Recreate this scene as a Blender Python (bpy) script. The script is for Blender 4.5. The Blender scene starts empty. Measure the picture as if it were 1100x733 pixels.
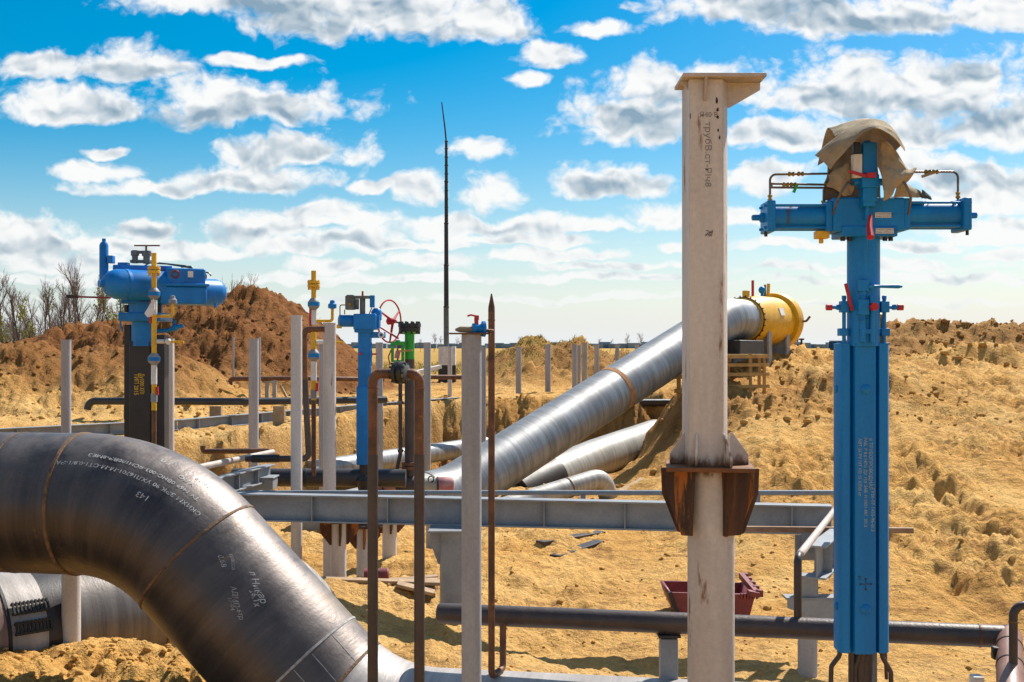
import bpy, math, random
import numpy as np
from mathutils import Vector, Matrix
from math import radians as R, sin, cos, pi

random.seed(7)
SC = bpy.context.scene
COL = SC.collection
F = 1250.0            # focal length in photo pixels (photo 1100 x 733)
HY = 374.0            # horizon row
CZ = 3.0              # eye height

# ------------------------------------------------------------------ camera
cam = bpy.data.cameras.new('camera')
cam.sensor_width = 36.0
cam.lens = 36.0 * F / 1100.0
cam.shift_y = (HY - 366.5) / 1100.0
cam.clip_start = 0.1
cam.clip_end = 20000
co = bpy.data.objects.new('camera', cam)
COL.objects.link(co)
co.location = (0, 0, CZ)
co.rotation_euler = (R(90), 0, 0)
SC.camera = co

# ------------------------------------------------------------------ view / exposure
SC.view_settings.view_transform = 'Standard'
SC.view_settings.look = 'None'
SC.view_settings.exposure = 0.55
SC.view_settings.gamma = 1
SC.cycles.use_denoising = True
SC.cycles.max_bounces = 5
SC.cycles.diffuse_bounces = 2
SC.cycles.glossy_bounces = 3

# ------------------------------------------------------------------ sun
SUN_AZ, SUN_EL = R(38), R(48)          # azimuth clockwise from +Y (view direction)
sdir = Vector((sin(SUN_AZ) * cos(SUN_EL), cos(SUN_AZ) * cos(SUN_EL), sin(SUN_EL)))
sl = bpy.data.lights.new('sun', 'SUN')
sl.energy = 5.0
sl.angle = R(0.5)
sl.color = (1.0, 0.94, 0.84)
so = bpy.data.objects.new('sun', sl)
COL.objects.link(so)
so.location = (20, 20, 40)
so.rotation_euler = (-sdir).to_track_quat('-Z', 'Y').to_euler()

# ------------------------------------------------------------------ world: Nishita sky with cumulus in world directions
wd = bpy.data.worlds.new('World')
SC.world = wd
wd.use_nodes = True
wt = wd.node_tree
wt.nodes.clear()


class NG:
    """tiny node-graph writer"""
    def __init__(s, t):
        s.t = t

    def n(s, typ, **kw):
        nd = s.t.nodes.new(typ)
        for k, v in kw.items():
            setattr(nd, k, v)
        return nd

    def put(s, sock, v):
        if v is None:
            return
        if hasattr(v, 'is_output') or hasattr(v, 'links'):
            s.t.links.new(v, sock)
        else:
            sock.default_value = v

    def math(s, op, a, b=None, c=None, clamp=False):
        nd = s.n('ShaderNodeMath', operation=op, use_clamp=clamp)
        for i, v in enumerate((a, b, c)):
            s.put(nd.inputs[i], v)
        return nd.outputs[0]

    def vec(s, op, a, b=None, c=None):
        nd = s.n('ShaderNodeVectorMath', operation=op)
        for i, v in enumerate((a, b, c)):
            if v is not None:
                s.put(nd.inputs[i], v)
        return nd.outputs['Value'] if op in ('LENGTH', 'DOT_PRODUCT', 'DISTANCE') else nd.outputs[0]

    def remap(s, v, a, b, c=0.0, d=1.0, smooth=True):
        nd = s.n('ShaderNodeMapRange', interpolation_type='SMOOTHSTEP' if smooth else 'LINEAR')
        for i, x in enumerate((v, a, b, c, d)):
            s.put(nd.inputs[i], x)
        return nd.outputs[0]

    def noise(s, v, scale, detail=4, rough=0.55, dist=0.0, out=0, dims='3D'):
        nd = s.n('ShaderNodeTexNoise', noise_dimensions=dims)
        if v is not None:
            s.put(nd.inputs['Vector'], v)
        nd.inputs['Scale'].default_value = scale
        nd.inputs['Detail'].default_value = detail
        nd.inputs['Roughness'].default_value = rough
        nd.inputs['Distortion'].default_value = dist
        return nd.outputs[out]

    def mix(s, f, a, b, blend='MIX'):
        nd = s.n('ShaderNodeMix', data_type='RGBA', blend_type=blend)
        s.put(nd.inputs[0], f)
        s.put(nd.inputs[6], a)
        s.put(nd.inputs[7], b)
        return nd.outputs[2]

    def ramp(s, f, stops):
        nd = s.n('ShaderNodeValToRGB')
        e = nd.color_ramp.elements
        while len(e) < len(stops):
            e.new(0.5)
        for el, (p, c) in zip(e, stops):
            el.position = p
            el.color = c if len(c) == 4 else (*c, 1)
        s.put(nd.inputs[0], f)
        return nd.outputs[0]


def build_world():
    g = NG(wt)
    out = g.n('ShaderNodeOutputWorld')
    sky = g.n('ShaderNodeTexSky', sky_type='NISHITA')
    sky.sun_disc = False
    sky.sun_elevation = SUN_EL
    sky.sun_rotation = SUN_AZ
    sky.altitude = 100
    sky.air_density = 1.0
    sky.dust_density = 0.9
    sky.ozone_density = 2.5
    hs = g.n('ShaderNodeHueSaturation')
    hs.inputs['Hue'].default_value = 0.486
    hs.inputs['Saturation'].default_value = 1.85
    hs.inputs['Value'].default_value = 0.98
    wt.links.new(sky.outputs[0], hs.inputs['Color'])
    tc = g.n('ShaderNodeTexCoord').outputs['Generated']
    nrm = g.vec('NORMALIZE', tc)
    sep = g.n('ShaderNodeSeparateXYZ')
    wt.links.new(nrm, sep.inputs[0])
    x, y, z = sep.outputs
    el = g.math('MAXIMUM', z, 0.0)
    # pale air towards the horizon, all the way round
    hz = g.remap(el, 0.0, 0.26, 1.0, 0.0, smooth=False)
    hz = g.math('POWER', hz, 3.0)
    skyc = g.mix(g.math('MULTIPLY', hz, 0.92), hs.outputs[0], (7.3, 7.9, 8.4, 1))
    bg_sky = g.n('ShaderNodeBackground')
    wt.links.new(skyc, bg_sky.inputs[0])
    bg_sky.inputs[1].default_value = 0.080

    # cumulus field in front (tangent-plane directions around +Y)
    yy = g.math('MAXIMUM', y, 0.05)
    comb = g.n('ShaderNodeCombineXYZ')
    g.put(comb.inputs[0], g.math('DIVIDE', x, yy))
    g.put(comb.inputs[1], g.math('DIVIDE', z, yy))
    p0 = comb.outputs[0]
    # domain warp + noises
    nz = g.n('ShaderNodeTexNoise', noise_dimensions='2D')
    wt.links.new(p0, nz.inputs['Vector'])
    nz.inputs['Scale'].default_value = 21
    nz.inputs['Detail'].default_value = 3
    wv = g.vec('MULTIPLY_ADD', nz.outputs['Color'], (0.026, 0.020, 0), (-0.013, -0.010, 0))
    p = g.vec('ADD', p0, wv)
    stretch = g.vec('MULTIPLY', p, (1.0, 1.35, 1.0))
    up_ = g.vec('ADD', stretch, (0.003, 0.008, 0))

    def puffs(v):
        vo = g.n('ShaderNodeTexVoronoi', feature='F1', voronoi_dimensions='2D')
        g.t.links.new(v, vo.inputs['Vector'])
        vo.inputs['Scale'].default_value = 38
        vo.inputs['Detail'].default_value = 2.0
        vo.inputs['Roughness'].default_value = 0.55
        return vo.outputs['Distance']
    n_big = g.noise(stretch, 15, 6, 0.62, 0.0, dims='2D')
    n_lo = g.noise(stretch, 15, 2.5, 0.55, 0.0, dims='2D')
    n_up = g.noise(up_, 15, 2.5, 0.55, 0.0, dims='2D')
    pf0, pf1 = puffs(stretch), puffs(up_)
    E = [  # cx, cy, rx, ry (photo pixels) of the cloud lobes
        (290, -8, 185, 34), (430, 12, 165, 46), (515, 22, 80, 36), (40, 60, 48, 17), (140, 64, 72, 30), (278, 65, 58, 8),
        (85, 113, 115, 28), (250, 108, 132, 36), (320, 161, 92, 28), (113, 164, 19, 7), (272, 191, 105, 25), (100, 186, 52, 11),
        (150, 203, 78, 13), (155, 240, 44, 17), (25, 258, 85, 38), (70, 280, 70, 18), (275, 240, 58, 23), (340, 223, 46, 13),
        (385, 250, 58, 20), (300, 264, 75, 14), (360, 284, 50, 10), (450, 197, 26, 18), (505, 156, 36, 15), (528, 201, 37, 25),
        (470, 241, 45, 14), (545, 241, 65, 15), (450, 276, 55, 11), (570, 273, 70, 11), (595, 53, 40, 15), (565, 84, 22, 8),
        (690, 122, 92, 44), (735, 88, 85, 36), (800, 0, 100, 34), (930, 12, 130, 38), (1070, 10, 80, 30), (900, 92, 135, 48),
        (1020, 92, 120, 52), (1085, 130, 80, 44), (830, 140, 64, 19), (655, 195, 68, 25), (705, 229, 42, 13), (640, 240, 62, 10),
        (640, 273, 62, 10), (720, 266, 26, 9), (1000, 178, 58, 22), (1085, 188, 60, 25), (1045, 213, 75, 14), (820, 183, 56, 18),
        (1060, 243, 70, 15), (1000, 264, 70, 10), (1085, 274, 70, 12), (860, 262, 90, 11), (640, 30, 40, 10), (395, 198, 30, 8),
        (120, 300, 130, 8), (420, 301, 160, 7), (690, 300, 150, 7), (960, 300, 140, 8), (-60, 120, 60, 30), (1150, 80, 60, 60),
        (330, 236, 110, 12), (200, 268, 120, 14), (90, 262, 70, 18), (430, 262, 110, 9), (990, 222, 110, 14), (1090, 252, 80, 16), (930, 286, 160, 10), (1050, 300, 120, 9), (830, 232, 60, 9),
        (560, 256, 120, 9), (690, 286, 110, 8), (330, 300, 100, 8), (30, 300, 90, 9), (200, 320, 160, 6), (600, 322, 220, 6), (960, 326, 180, 6), (870, 150, 70, 20), (960, 140, 90, 30)]
    K = [  # grey undersides of the thick clouds
        (350, 14, 190, 34), (470, 40, 100, 18), (240, 122, 150, 22), (100, 126, 100, 14), (310, 166, 70, 16), (270, 200, 90, 13),
        (690, 132, 70, 34), (740, 100, 60, 28), (830, 12, 110, 28), (960, 25, 120, 20), (920, 110, 90, 22), (1030, 120, 90, 26),
        (655, 202, 52, 15), (1050, 75, 60, 14), (1020, 190, 60, 14), (25, 270, 80, 16), (275, 250, 50, 10), (385, 258, 48, 8), (155, 246, 36, 7),
        (140, 76, 55, 10), (545, 247, 60, 6), (830, 147, 50, 8)]

    def field(lo, hi):
        dmin = None
        for cx, cy, rx, ry in [e for e in E if e[0] + 1.55 * e[2] > lo - 22 and e[0] - 1.55 * e[2] < hi + 22]:
            u, v = (cx - 550) / F, (HY - cy) / F
            a, b = rx / F, ry / F
            q = g.vec('MULTIPLY_ADD', p, (1 / a, 1 / b, 0), (-u / a, -v / b + 0.25, 0))
            if rx > 60:                    # flat undersides on the larger lobes
                q = g.vec('MAXIMUM', q, g.vec('MULTIPLY', q, (1, -2.0, 0)))
            ln = g.vec('LENGTH', q)
            dmin = ln if dmin is None else g.math('MINIMUM', dmin, ln)
        kmin = None
        for cx, cy, rx, ry in [e for e in K if e[0] + 1.9 * e[2] > lo - 22 and e[0] - 1.9 * e[2] < hi + 22]:
            u, v = (cx - 550) / F, (HY - cy) / F
            a, b = rx / F, ry / F
            ln = g.vec('LENGTH', g.vec('MULTIPLY_ADD', p, (1 / a, 1 / b, 0), (-u / a, -v / b, 0)))
            kmin = ln if kmin is None else g.math('MINIMUM', kmin, ln)
        edge = g.math('MULTIPLY_ADD', n_big, 1.9, -1.05)
        edge_s = g.math('MULTIPLY_ADD', n_lo, 1.9, -1.05)
        edge = g.math('ADD', edge, g.math('MULTIPLY_ADD', pf0, 0.34, -0.16))
        d1 = g.math('ADD', dmin, edge)
        mask = g.remap(d1, 1.16, 0.58)
        core = g.remap(g.math('ADD', kmin, g.math('MULTIPLY', edge_s, 0.8)), 1.35, 0.0)
        relief = g.math('ADD', g.math('MULTIPLY', g.math('SUBTRACT', n_lo, n_up), 2.8), g.math('MULTIPLY', g.math('SUBTRACT', pf1, pf0), 0.32))
        shade = g.math('MULTIPLY_ADD', core, 0.58, g.math('MULTIPLY', relief, -1.15))
        shade = g.math('ADD', shade, g.math('MULTIPLY', core, g.math('MULTIPLY_ADD', n_lo, 0.9, -0.40)))
        shade = g.math('ADD', shade, g.math('MULTIPLY_ADD', g.remap(g.math('ADD', dmin, edge_s), 0.95, 0.1), 0.20, -0.10), clamp=True)
        ccol = g.ramp(shade, [(0.0, (1.0, 1.0, 0.985)), (0.25, (0.90, 0.915, 0.925)), (0.55, (0.62, 0.69, 0.745)), (1.0, (0.27, 0.39, 0.50))])
        # warmer and hazier low down
        ccol = g.mix(g.math('MULTIPLY', hz, 0.6), ccol, (0.86, 0.90, 0.90, 1))
        bg_c = g.n('ShaderNodeBackground')
        wt.links.new(ccol, bg_c.inputs[0])
        bg_c.inputs[1].default_value = 0.68
        mask = g.math('MULTIPLY', mask, g.remap(el, 0.0, 0.075, 0.25, 0.97))
        m_front = g.n('ShaderNodeMixShader')
        wt.links.new(mask, m_front.inputs[0])
        wt.links.new(bg_sky.outputs[0], m_front.inputs[1])
        wt.links.new(bg_c.outputs[0], m_front.inputs[2])
        return m_front.outputs[0]

    sx_ = g.n('ShaderNodeSeparateXYZ')
    wt.links.new(p0, sx_.inputs[0])
    bounds = [-400, 1500]
    front = field(bounds[0], bounds[1])
    for lo, hi in zip(bounds[1:], bounds[2:]):
        stp = g.math('GREATER_THAN', sx_.outputs[0], (lo - 550) / F)
        mx = g.n('ShaderNodeMixShader')
        wt.links.new(stp, mx.inputs[0])
        wt.links.new(front, mx.inputs[1])
        wt.links.new(field(lo, hi), mx.inputs[2])
        front = mx.outputs[0]

    # the same kind of cumulus over the rest of the sky
    dv = g.vec('DIVIDE', nrm, None)
    cz_ = g.n('ShaderNodeCombineXYZ')
    zz = g.math('ADD', el, 0.09)
    for i in range(3):
        g.put(cz_.inputs[i], zz)
    wt.links.new(cz_.outputs[0], dv.node.inputs[1])
    n2 = g.noise(dv, 1.3, 6, 0.58, 0.2)
    mk2 = g.math('MULTIPLY', g.remap(n2, 0.50, 0.60), g.remap(el, 0.0, 0.08, 0.2, 0.95))
    c2 = g.ramp(g.remap(n2, 0.54, 0.80, smooth=False), [(0.0, (1, 1, 0.985)), (0.45, (0.75, 0.79, 0.82)), (1.0, (0.4, 0.48, 0.56))])
    bg_2 = g.n('ShaderNodeBackground')
    wt.links.new(c2, bg_2.inputs[0])
    bg_2.inputs[1].default_value = 0.68
    m_back = g.n('ShaderNodeMixShader')
    wt.links.new(mk2, m_back.inputs[0])
    wt.links.new(bg_sky.outputs[0], m_back.inputs[1])
    wt.links.new(bg_2.outputs[0], m_back.inputs[2])
    au = g.vec('ABSOLUTE', p0)
    s2 = g.n('ShaderNodeSeparateXYZ')
    wt.links.new(au, s2.inputs[0])
    win = g.math('MULTIPLY', g.remap(s2.outputs[0], 0.50, 0.60, 1, 0), g.remap(s2.outputs[1], 0.33, 0.42, 1, 0))
    win = g.math('MULTIPLY', win, g.remap(y, 0.3, 0.5))
    m = g.n('ShaderNodeMixShader')
    wt.links.new(win, m.inputs[0])
    wt.links.new(m_back.outputs[0], m.inputs[1])
    wt.links.new(front, m.inputs[2])
    wt.links.new(m.outputs[0], out.inputs[0])
    wd.cycles.sampling_method = 'MANUAL'
    wd.cycles.sample_map_resolution = 512


build_world()


# ------------------------------------------------------------------ numpy noise
def _h(ix, iy, seed):
    n = (ix.astype(np.int64) * 374761393 + iy.astype(np.int64) * 668265263 + seed * 982451653) & 0x7fffffff
    n = ((n ^ (n >> 13)) * 1274126177) & 0x7fffffff
    n = n ^ (n >> 16)
    return (n & 0xffff) / 65535.0


def vnoise(x, y, seed=0):
    ix, iy = np.floor(x), np.floor(y)
    fx, fy = x - ix, y - iy
    fx = fx * fx * fx * (fx * (fx * 6 - 15) + 10)
    fy = fy * fy * fy * (fy * (fy * 6 - 15) + 10)
    a, b = _h(ix, iy, seed), _h(ix + 1, iy, seed)
    c, d = _h(ix, iy + 1, seed), _h(ix + 1, iy + 1, seed)
    return (a + (b - a) * fx) * (1 - fy) + (c + (d - c) * fx) * fy


def fbm(x, y, seed=0, oct=4, gain=0.5):
    t, a, s = 0, 1.0, 0
    for i in range(oct):
        cs, sn = cos(0.7 * i), sin(0.7 * i)
        t = t + a * vnoise(x * cs - y * sn, x * sn + y * cs, seed + i * 17)
        s += a
        a *= gain
        x, y = x * 2.03, y * 2.03
    return t / s * 2 - 1


def sst(a, b, v):
    t = np.clip((v - a) / (b - a), 0, 1)
    return t * t * (3 - 2 * t)


def gauss(x, y, cx, cy, sx, sy):
    return np.exp(-((x - cx) / sx) ** 2 - ((y - cy) / sy) ** 2)


BX = np.array([-60, -20, -8, -5.6, -4.4, -3.7, -1.7, 0.3, 3.7, 5.5, 60])
BY = np.array([14, 15.5, 17.2, 19.0, 21.6, 24.6, 29.6, 30.3, 31.3, 32.0, 32])


def terrain(X, Y, fine=True):
    X = np.asarray(X, float)
    Y = np.asarray(Y, float)
    n1 = fbm(X * 0.5, Y * 0.5, 1, 4)
    n2 = fbm(X * 1.3, Y * 1.3, 5, 4)
    grade = 1.5 + 0.22 * sst(19, 34, Y) + 0.15 * sst(40, 200, Y)
    yb = np.interp(X, BX, BY) + 0.55 * n1 + 0.35 * n2 + 0.22 * fbm(X * 3.5, Y * 3.5, 8, 4, 0.6)
    pit = 1 - sst(-1.5, 0.0, Y - yb)
    pit = np.clip(pit + 0.10 * n2 * (pit > 0.02) * (pit < 0.98), 0, 1)
    floor = 0.06 + 0.10 * n1
    # raised foreground spoil around the pipes
    floor = floor + 0.58 * sst(-1.0, -2.6, X) * sst(10.6, 9.4, Y + 0.5 * (X + 3.4))
    floor = floor + 0.55 * gauss(X, Y, -2.5, 11.6, 1.2, 1.3) + 0.24 * gauss(X, Y, -1.3, 12.9, 1.2, 1.2)
    floor = floor + 0.42 * gauss(X, Y, -0.5, 9.6, 1.0, 1.1)
    floor = floor + 0.22 * gauss(X, Y, 0.9, 17.5, 1.4, 1.6) + 0.25 * gauss(X, Y, -0.7, 15.0, 1.2, 1.0)
    floor = floor + 0.20 * gauss(X, Y, 3.3, 10.2, 1.3, 1.0)
    floor = floor - 0.5 * sst(6.5, 4.0, Y) * 1.0
    z = grade * (1 - pit) + floor * pit
    # embankment climbing on the right
    lat = X - 0.085 * (Y - 12) + 0.35 * n1 - 1.3 * sst(28.2, 30.2, Y)
    wr = sst(0.9, 3.9, lat) * (1 - sst(44, 60, Y))
    zr = np.interp(Y, [0, 10.5, 12.0, 16, 24, 30, 34, 60, 200], [0.0, 0.0, 0.06, 0.55, 1.62, 2.40, 2.5, 2.2, 1.9])
    zr = zr + 0.10 * n1 + 0.04 * n2
    z = z * (1 - wr) + np.maximum(z * 0.3, zr) * wr
    z = z + 0.5 * gauss(X, Y, 7.2, 31.0, 2.6, 2.8)
    z = z + 0.55 * gauss(X, Y, 4.5, 28.0, 1.3, 1.7)
    # torn soil below the launcher pad
    z = z + 0.35 * gauss(X, Y, 8.0, 26.2, 1.7, 1.3) * (1 + 0.8 * n2)
    z = z - 0.35 * gauss(X, Y, 5.9, 27.2, 0.9, 1.4)
    # right-hand ridge of clods
    z = z + (1.25 + 0.45 * fbm(X * 0.9, Y * 0.9, 31, 5, 0.6)) * np.exp(-((Y - 38.5 - 0.7 * n1) / 2.6) ** 2) * sst(9.8, 12.6, X)
    z = z + 0.5 * np.exp(-((Y - 33.2) / 1.1) ** 2) * sst(10.5, 12.5, X) * (0.6 + 0.9 * n2)
    # big brown heap and the low bank of the left
    rx = np.where(X > -8.0, (X + 8.0) / 3.9, (X + 8.0) / 11.0)
    rr = np.sqrt(rx ** 2 + ((Y - 37.0) / 6.0) ** 2 + 0.012)
    rr = rr + 0.07 * n1 + 0.04 * n2
    z = z + 3.25 * np.clip(1.06 - rr, 0, 1) ** 0.9
    wl = sst(-5.6, -8.3, X)
    prof = np.where(Y < 27, np.exp(-np.abs((Y - 27) / 2.5) ** 1.6), np.exp(-((Y - 27) / 3.0) ** 2))
    z = z + (1.35 + 0.30 * fbm(X * 0.6, Y * 0.6, 9, 4)) * prof * wl
    # two overgrown heaps in the middle distance
    m = 0.62 * gauss(X, Y, 0.65, 46, 1.5, 2.5) + 0.55 * gauss(X, Y, 2.75, 46, 1.1, 2.5) + 0.6 * gauss(X, Y, 1.6, 44.5, 2.5, 2.0)
    m = m + (0.75 + 0.5 * fbm(X * 1.1, Y * 0.6, 55, 4)) * np.exp(-((Y - 47) / 2.0) ** 2) * sst(-2.5, -0.5, X) * sst(8.0, 5.5, X)
    m = m + 0.55 * np.exp(-((Y - 40.5) / 1.2) ** 2) * sst(-1.3, 0.3, X) * sst(7.0, 5.0, X) * (0.8 + 0.9 * n2)
    z = z + m * (1 + 0.25 * n2 + 0.1 * n1)
    far = 1 - sst(45, 80, Y)
    if fine:
        rough = 0.30 + 0.25 * sst(0.0, 0.3, fbm(X * 0.5 - 4, Y * 0.5, 63, 3)) + 0.75 * sst(2.5, 4.5, X) * sst(0.02, 0.30, fbm(X * 0.35 + 9, Y * 0.35, 61, 3)) + 0.9 * ((pit > 0.03) & (pit < 0.97)) + 0.8 * gauss(X, Y, 7.5, 27, 3, 4) + 0.7 * sst(22, 25, Y) * wl
        rough = rough + 0.8 * sst(9.5, 12, X) * sst(31, 33, Y) + 0.45 * np.clip(1.2 - rr, 0, 1) + 0.5 * sst(-1.3, -2.5, X) * sst(9.5, 8.5, Y)
        f3 = fbm(X * 2.2, Y * 2.2, 11, 5, 0.58)
        f4 = fbm(X * 7.0, Y * 7.0, 21, 4, 0.55)
        rid = 1 - np.abs(fbm(X * 1.7 + 3, Y * 1.7, 41, 4, 0.55))
        z = z + far * (0.20 * f3 + 0.075 * f4 + 0.20 * (rid - 0.75)) * np.minimum(rough, 1.6)
        # wheel and track marks along the embankment
        tr = sst(3.0, 5.0, X) * sst(10.5, 13, Y) * (1 - sst(27, 30, Y))
        for off, amp, ph in ((5.2, 0.9, 0.3), (6.9, 0.9, 0.3), (8.6, 1.6, 2.1), (10.3, 1.6, 2.1)):
            cx_ = off + 0.09 * (Y - 12) + amp * np.sin(Y * 0.23 + ph)
            dd = np.abs(X - cx_)
            z = z + tr * (-0.06 * np.exp(-(dd / 0.20) ** 4) + 0.045 * np.exp(-((dd - 0.31) / 0.09) ** 2) + 0.010 * np.exp(-(dd / 0.20) ** 4) * np.sin(Y * 2 * pi / 0.17))
        z = z + 0.022 * tr * np.sin(Y * 9 + 2.5 * n1 + 0.6 * X) * sst(-0.2, 0.4, n2)
    return z


def gz(x, y):
    return float(terrain(np.array([x]), np.array([y]))[0])


# ------------------------------------------------------------------ materials
MATS = {}


def newmat(name):
    m = bpy.data.materials.new(name)
    m.use_nodes = True
    t = m.node_tree
    bs = t.nodes['Principled BSDF']
    MATS[name] = m
    return m, NG(t), bs


def paint(name, col, col2=None, scale=6, rough=0.5, metal=0.0, spot=None, spot_amt=0.3, spot_scale=14, bump=0.15, bscale=60,
          streak=False, spec=0.5, var=0.08, coat=0.0):
    """weathered surface: base colour drifting to col2, optional stains, grain in relief"""
    m, g, bs = newmat(name)
    tc = g.n('ShaderNodeTexCoord').outputs['Object']
    rnd = g.n('ShaderNodeObjectInfo').outputs['Random']
    cmb = g.n('ShaderNodeCombineXYZ')
    g.put(cmb.inputs[0], g.math('MULTIPLY', rnd, 37.0))
    g.put(cmb.inputs[2], g.math('MULTIPLY', rnd, 11.0))
    v = g.vec('ADD', tc, cmb.outputs[0])
    vs = g.vec('MULTIPLY', v, (1, 1, 0.16)) if streak else v
    n = g.noise(vs, scale, 5, 0.6)
    c2 = col2 or tuple(c * 0.72 for c in col)
    c = g.mix(g.remap(n, 0.35, 0.68), (*col, 1), (*c2, 1))
    nf = g.noise(v, scale * 9, 3, 0.6)
    c = g.mix(1.0, c, g.ramp(nf, [(0.2, (1 - var * 2,) * 3), (0.8, (1 + var,) * 3)]), 'MULTIPLY')
    rg = g.math('MULTIPLY_ADD', n, 0.22, rough - 0.11)
    if spot:
        ns = g.noise(vs, spot_scale, 6, 0.65, 0.2)
        k = g.remap(ns, 0.72 - spot_amt * 0.35, 0.78 - spot_amt * 0.35)
        c = g.mix(k, c, (*spot, 1))
        rg = g.math('MAXIMUM', rg, g.math('MULTIPLY', k, 0.85))
        if metal:
            g.put(bs.inputs['Metallic'], g.math('MULTIPLY_ADD', k, -metal, metal))
    elif metal:
        bs.inputs['Metallic'].default_value = metal
    g.put(bs.inputs['Base Color'], c)
    g.put(bs.inputs['Roughness'], rg)
    bs.inputs['Specular IOR Level'].default_value = spec
    bs.inputs['Coat Weight'].default_value = coat
    b = g.n('ShaderNodeBump')
    b.inputs['Strength'].default_value = bump
    b.inputs['Distance'].default_value = 0.01
    g.put(b.inputs['Height'], g.noise(v, bscale, 4, 0.6))
    g.put(bs.inputs['Normal'], b.outputs[0])
    return m


def pipe_mat(name, col, col2, rough, metal, rust=None, rust_amt=0.3, band=1.0, spec=0.5, bump=0.1, dust=0.0):
    """pipe surface: UV runs in metres along (u) and around (v)"""
    m, g, bs = newmat(name)
    uv = g.n('ShaderNodeTexCoord').outputs['UV']
    tc = g.n('ShaderNodeTexCoord').outputs['Object']
    around = g.vec('MULTIPLY', uv, (9.0 * band, 0.35, 1))       # bands round the pipe
    n1 = g.noise(around, 1.6, 6, 0.65, 0.15)
    n2 = g.noise(tc, 1.6, 5, 0.6)
    n3 = g.noise(g.vec('MULTIPLY', uv, (60.0 * band, 2.0, 1)), 1.0, 3, 0.6)
    c = g.mix(g.remap(n1, 0.34, 0.66), (*col, 1), (*col2, 1))
    c = g.mix(g.math('MULTIPLY', g.remap(n2, 0.4, 0.7), 0.5), c, (*[x * 0.6 for x in col2], 1))
    c = g.mix(1.0, c, g.ramp(n3, [(0.25, (0.82,) * 3), (0.75, (1.12,) * 3)]), 'MULTIPLY')
    rg = g.math('MULTIPLY_ADD', n1, 0.25, rough - 0.12)
    if rust:
        nr = g.noise(g.vec('MULTIPLY', uv, (3.0, 0.9, 1)), 1.5, 7, 0.68, 0.3)
        k = g.math('MULTIPLY', g.remap(nr, 0.70 - rust_amt * 0.3, 0.80 - rust_amt * 0.3), 0.85)
        c = g.mix(k, c, (*rust, 1))
        rg = g.math('MAXIMUM', rg, g.math('MULTIPLY', k, 0.8))
        g.put(bs.inputs['Metallic'], g.math('MULTIPLY_ADD', k, -metal * 0.8, metal))
    else:
        bs.inputs['Metallic'].default_value = metal
    g.put(bs.inputs['Base Color'], c)
    g.put(bs.inputs['Roughness'], rg)
    if dust:
        # sand dust lying on the upper side
        gn = g.n('ShaderNodeSeparateXYZ')
        g.t.links.new(g.n('ShaderNodeNewGeometry').outputs['Normal'], gn.inputs[0])
        k = g.math('MULTIPLY', g.remap(gn.outputs[2], 0.1, 0.95), g.math('MULTIPLY', g.remap(g.noise(tc, 2.3, 6, 0.68), 0.33, 0.62), dust))
        c = g.mix(k, c, (0.40, 0.34, 0.30, 1))
        pt = g.remap(g.noise(tc, 1.1, 7, 0.7, 0.3), 0.60, 0.66)
        c = g.mix(g.math('MULTIPLY', pt, dust * 0.8), c, (0.20, 0.135, 0.075, 1))
        g.put(bs.inputs['Base Color'], c)
        g.put(bs.inputs['Roughness'], g.math('MULTIPLY_ADD', k, 0.25, rg))
    bs.inputs['Specular IOR Level'].default_value = spec
    b = g.n('ShaderNodeBump')
    b.inputs['Strength'].default_value = bump
    b.inputs['Distance'].default_value = 0.01
    g.put(b.inputs['Height'], g.math('ADD', n3, g.noise(tc, 40, 3, 0.6)))
    g.put(bs.inputs['Normal'], b.outputs[0])
    return m


BLUE = paint('blue_paint', (0.003, 0.215, 0.58), (0.003, 0.17, 0.48), 5, 0.42, bump=0.05, var=0.06, spot=(0.05, 0.10, 0.16), spot_amt=0.16, spot_scale=10, streak=True, spec=0.3)
BLUE2 = paint('bright_blue_paint', (0.004, 0.20, 0.58), (0.004, 0.15, 0.45), 5, 0.42, bump=0.05, var=0.06, spec=0.35)
YEL = paint('yellow_paint', (0.80, 0.45, 0.008), (0.66, 0.35, 0.010), 5, 0.45, bump=0.06, spot=(0.25, 0.13, 0.03), spot_amt=0.12)
RED = paint('red_paint', (0.55, 0.015, 0.03), (0.42, 0.012, 0.02), 8, 0.5, bump=0.06)
GREEN = paint('green_paint', (0.02, 0.40, 0.035), (0.02, 0.30, 0.03), 8, 0.45, bump=0.06)
GREYP = paint('grey_steel_paint', (0.27, 0.29, 0.315), (0.21, 0.225, 0.25), 4, 0.55, bump=0.12, spot=(0.2, 0.11, 0.06), spot_amt=0.10, spot_scale=9)
POSTG = paint('grey_post_primer', (0.40, 0.395, 0.42), (0.30, 0.295, 0.315), 5, 0.7, bump=0.25, bscale=90, spot=(0.16, 0.12, 0.10), spot_amt=0.10, spot_scale=18, streak=True)
WHITEP = paint('dirty_white_primer', (0.52, 0.45, 0.405), (0.38, 0.31, 0.27), 3.5, 0.62, bump=0.2, spot=(0.13, 0.06, 0.03), spot_amt=0.2, spot_scale=8, streak=True)
WHITEPOST = paint('pale_post_paint', (0.62, 0.575, 0.555), (0.48, 0.44, 0.42), 5, 0.65, bump=0.2, spot=(0.2, 0.13, 0.09), spot_amt=0.14, spot_scale=11, streak=True)
RUST = paint('rusty_steel', (0.13, 0.046, 0.016), (0.038, 0.019, 0.012), 7, 0.75, bump=0.5, bscale=70, spot=(0.36, 0.115, 0.018), spot_amt=0.5, streak=True, spot_scale=6)
RUSTP = paint('rusty_pipe_steel', (0.19, 0.082, 0.038), (0.09, 0.043, 0.026), 9, 0.6, bump=0.35, spot=(0.28, 0.12, 0.04), spot_amt=0.3, spot_scale=12, metal=0.2)
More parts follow.
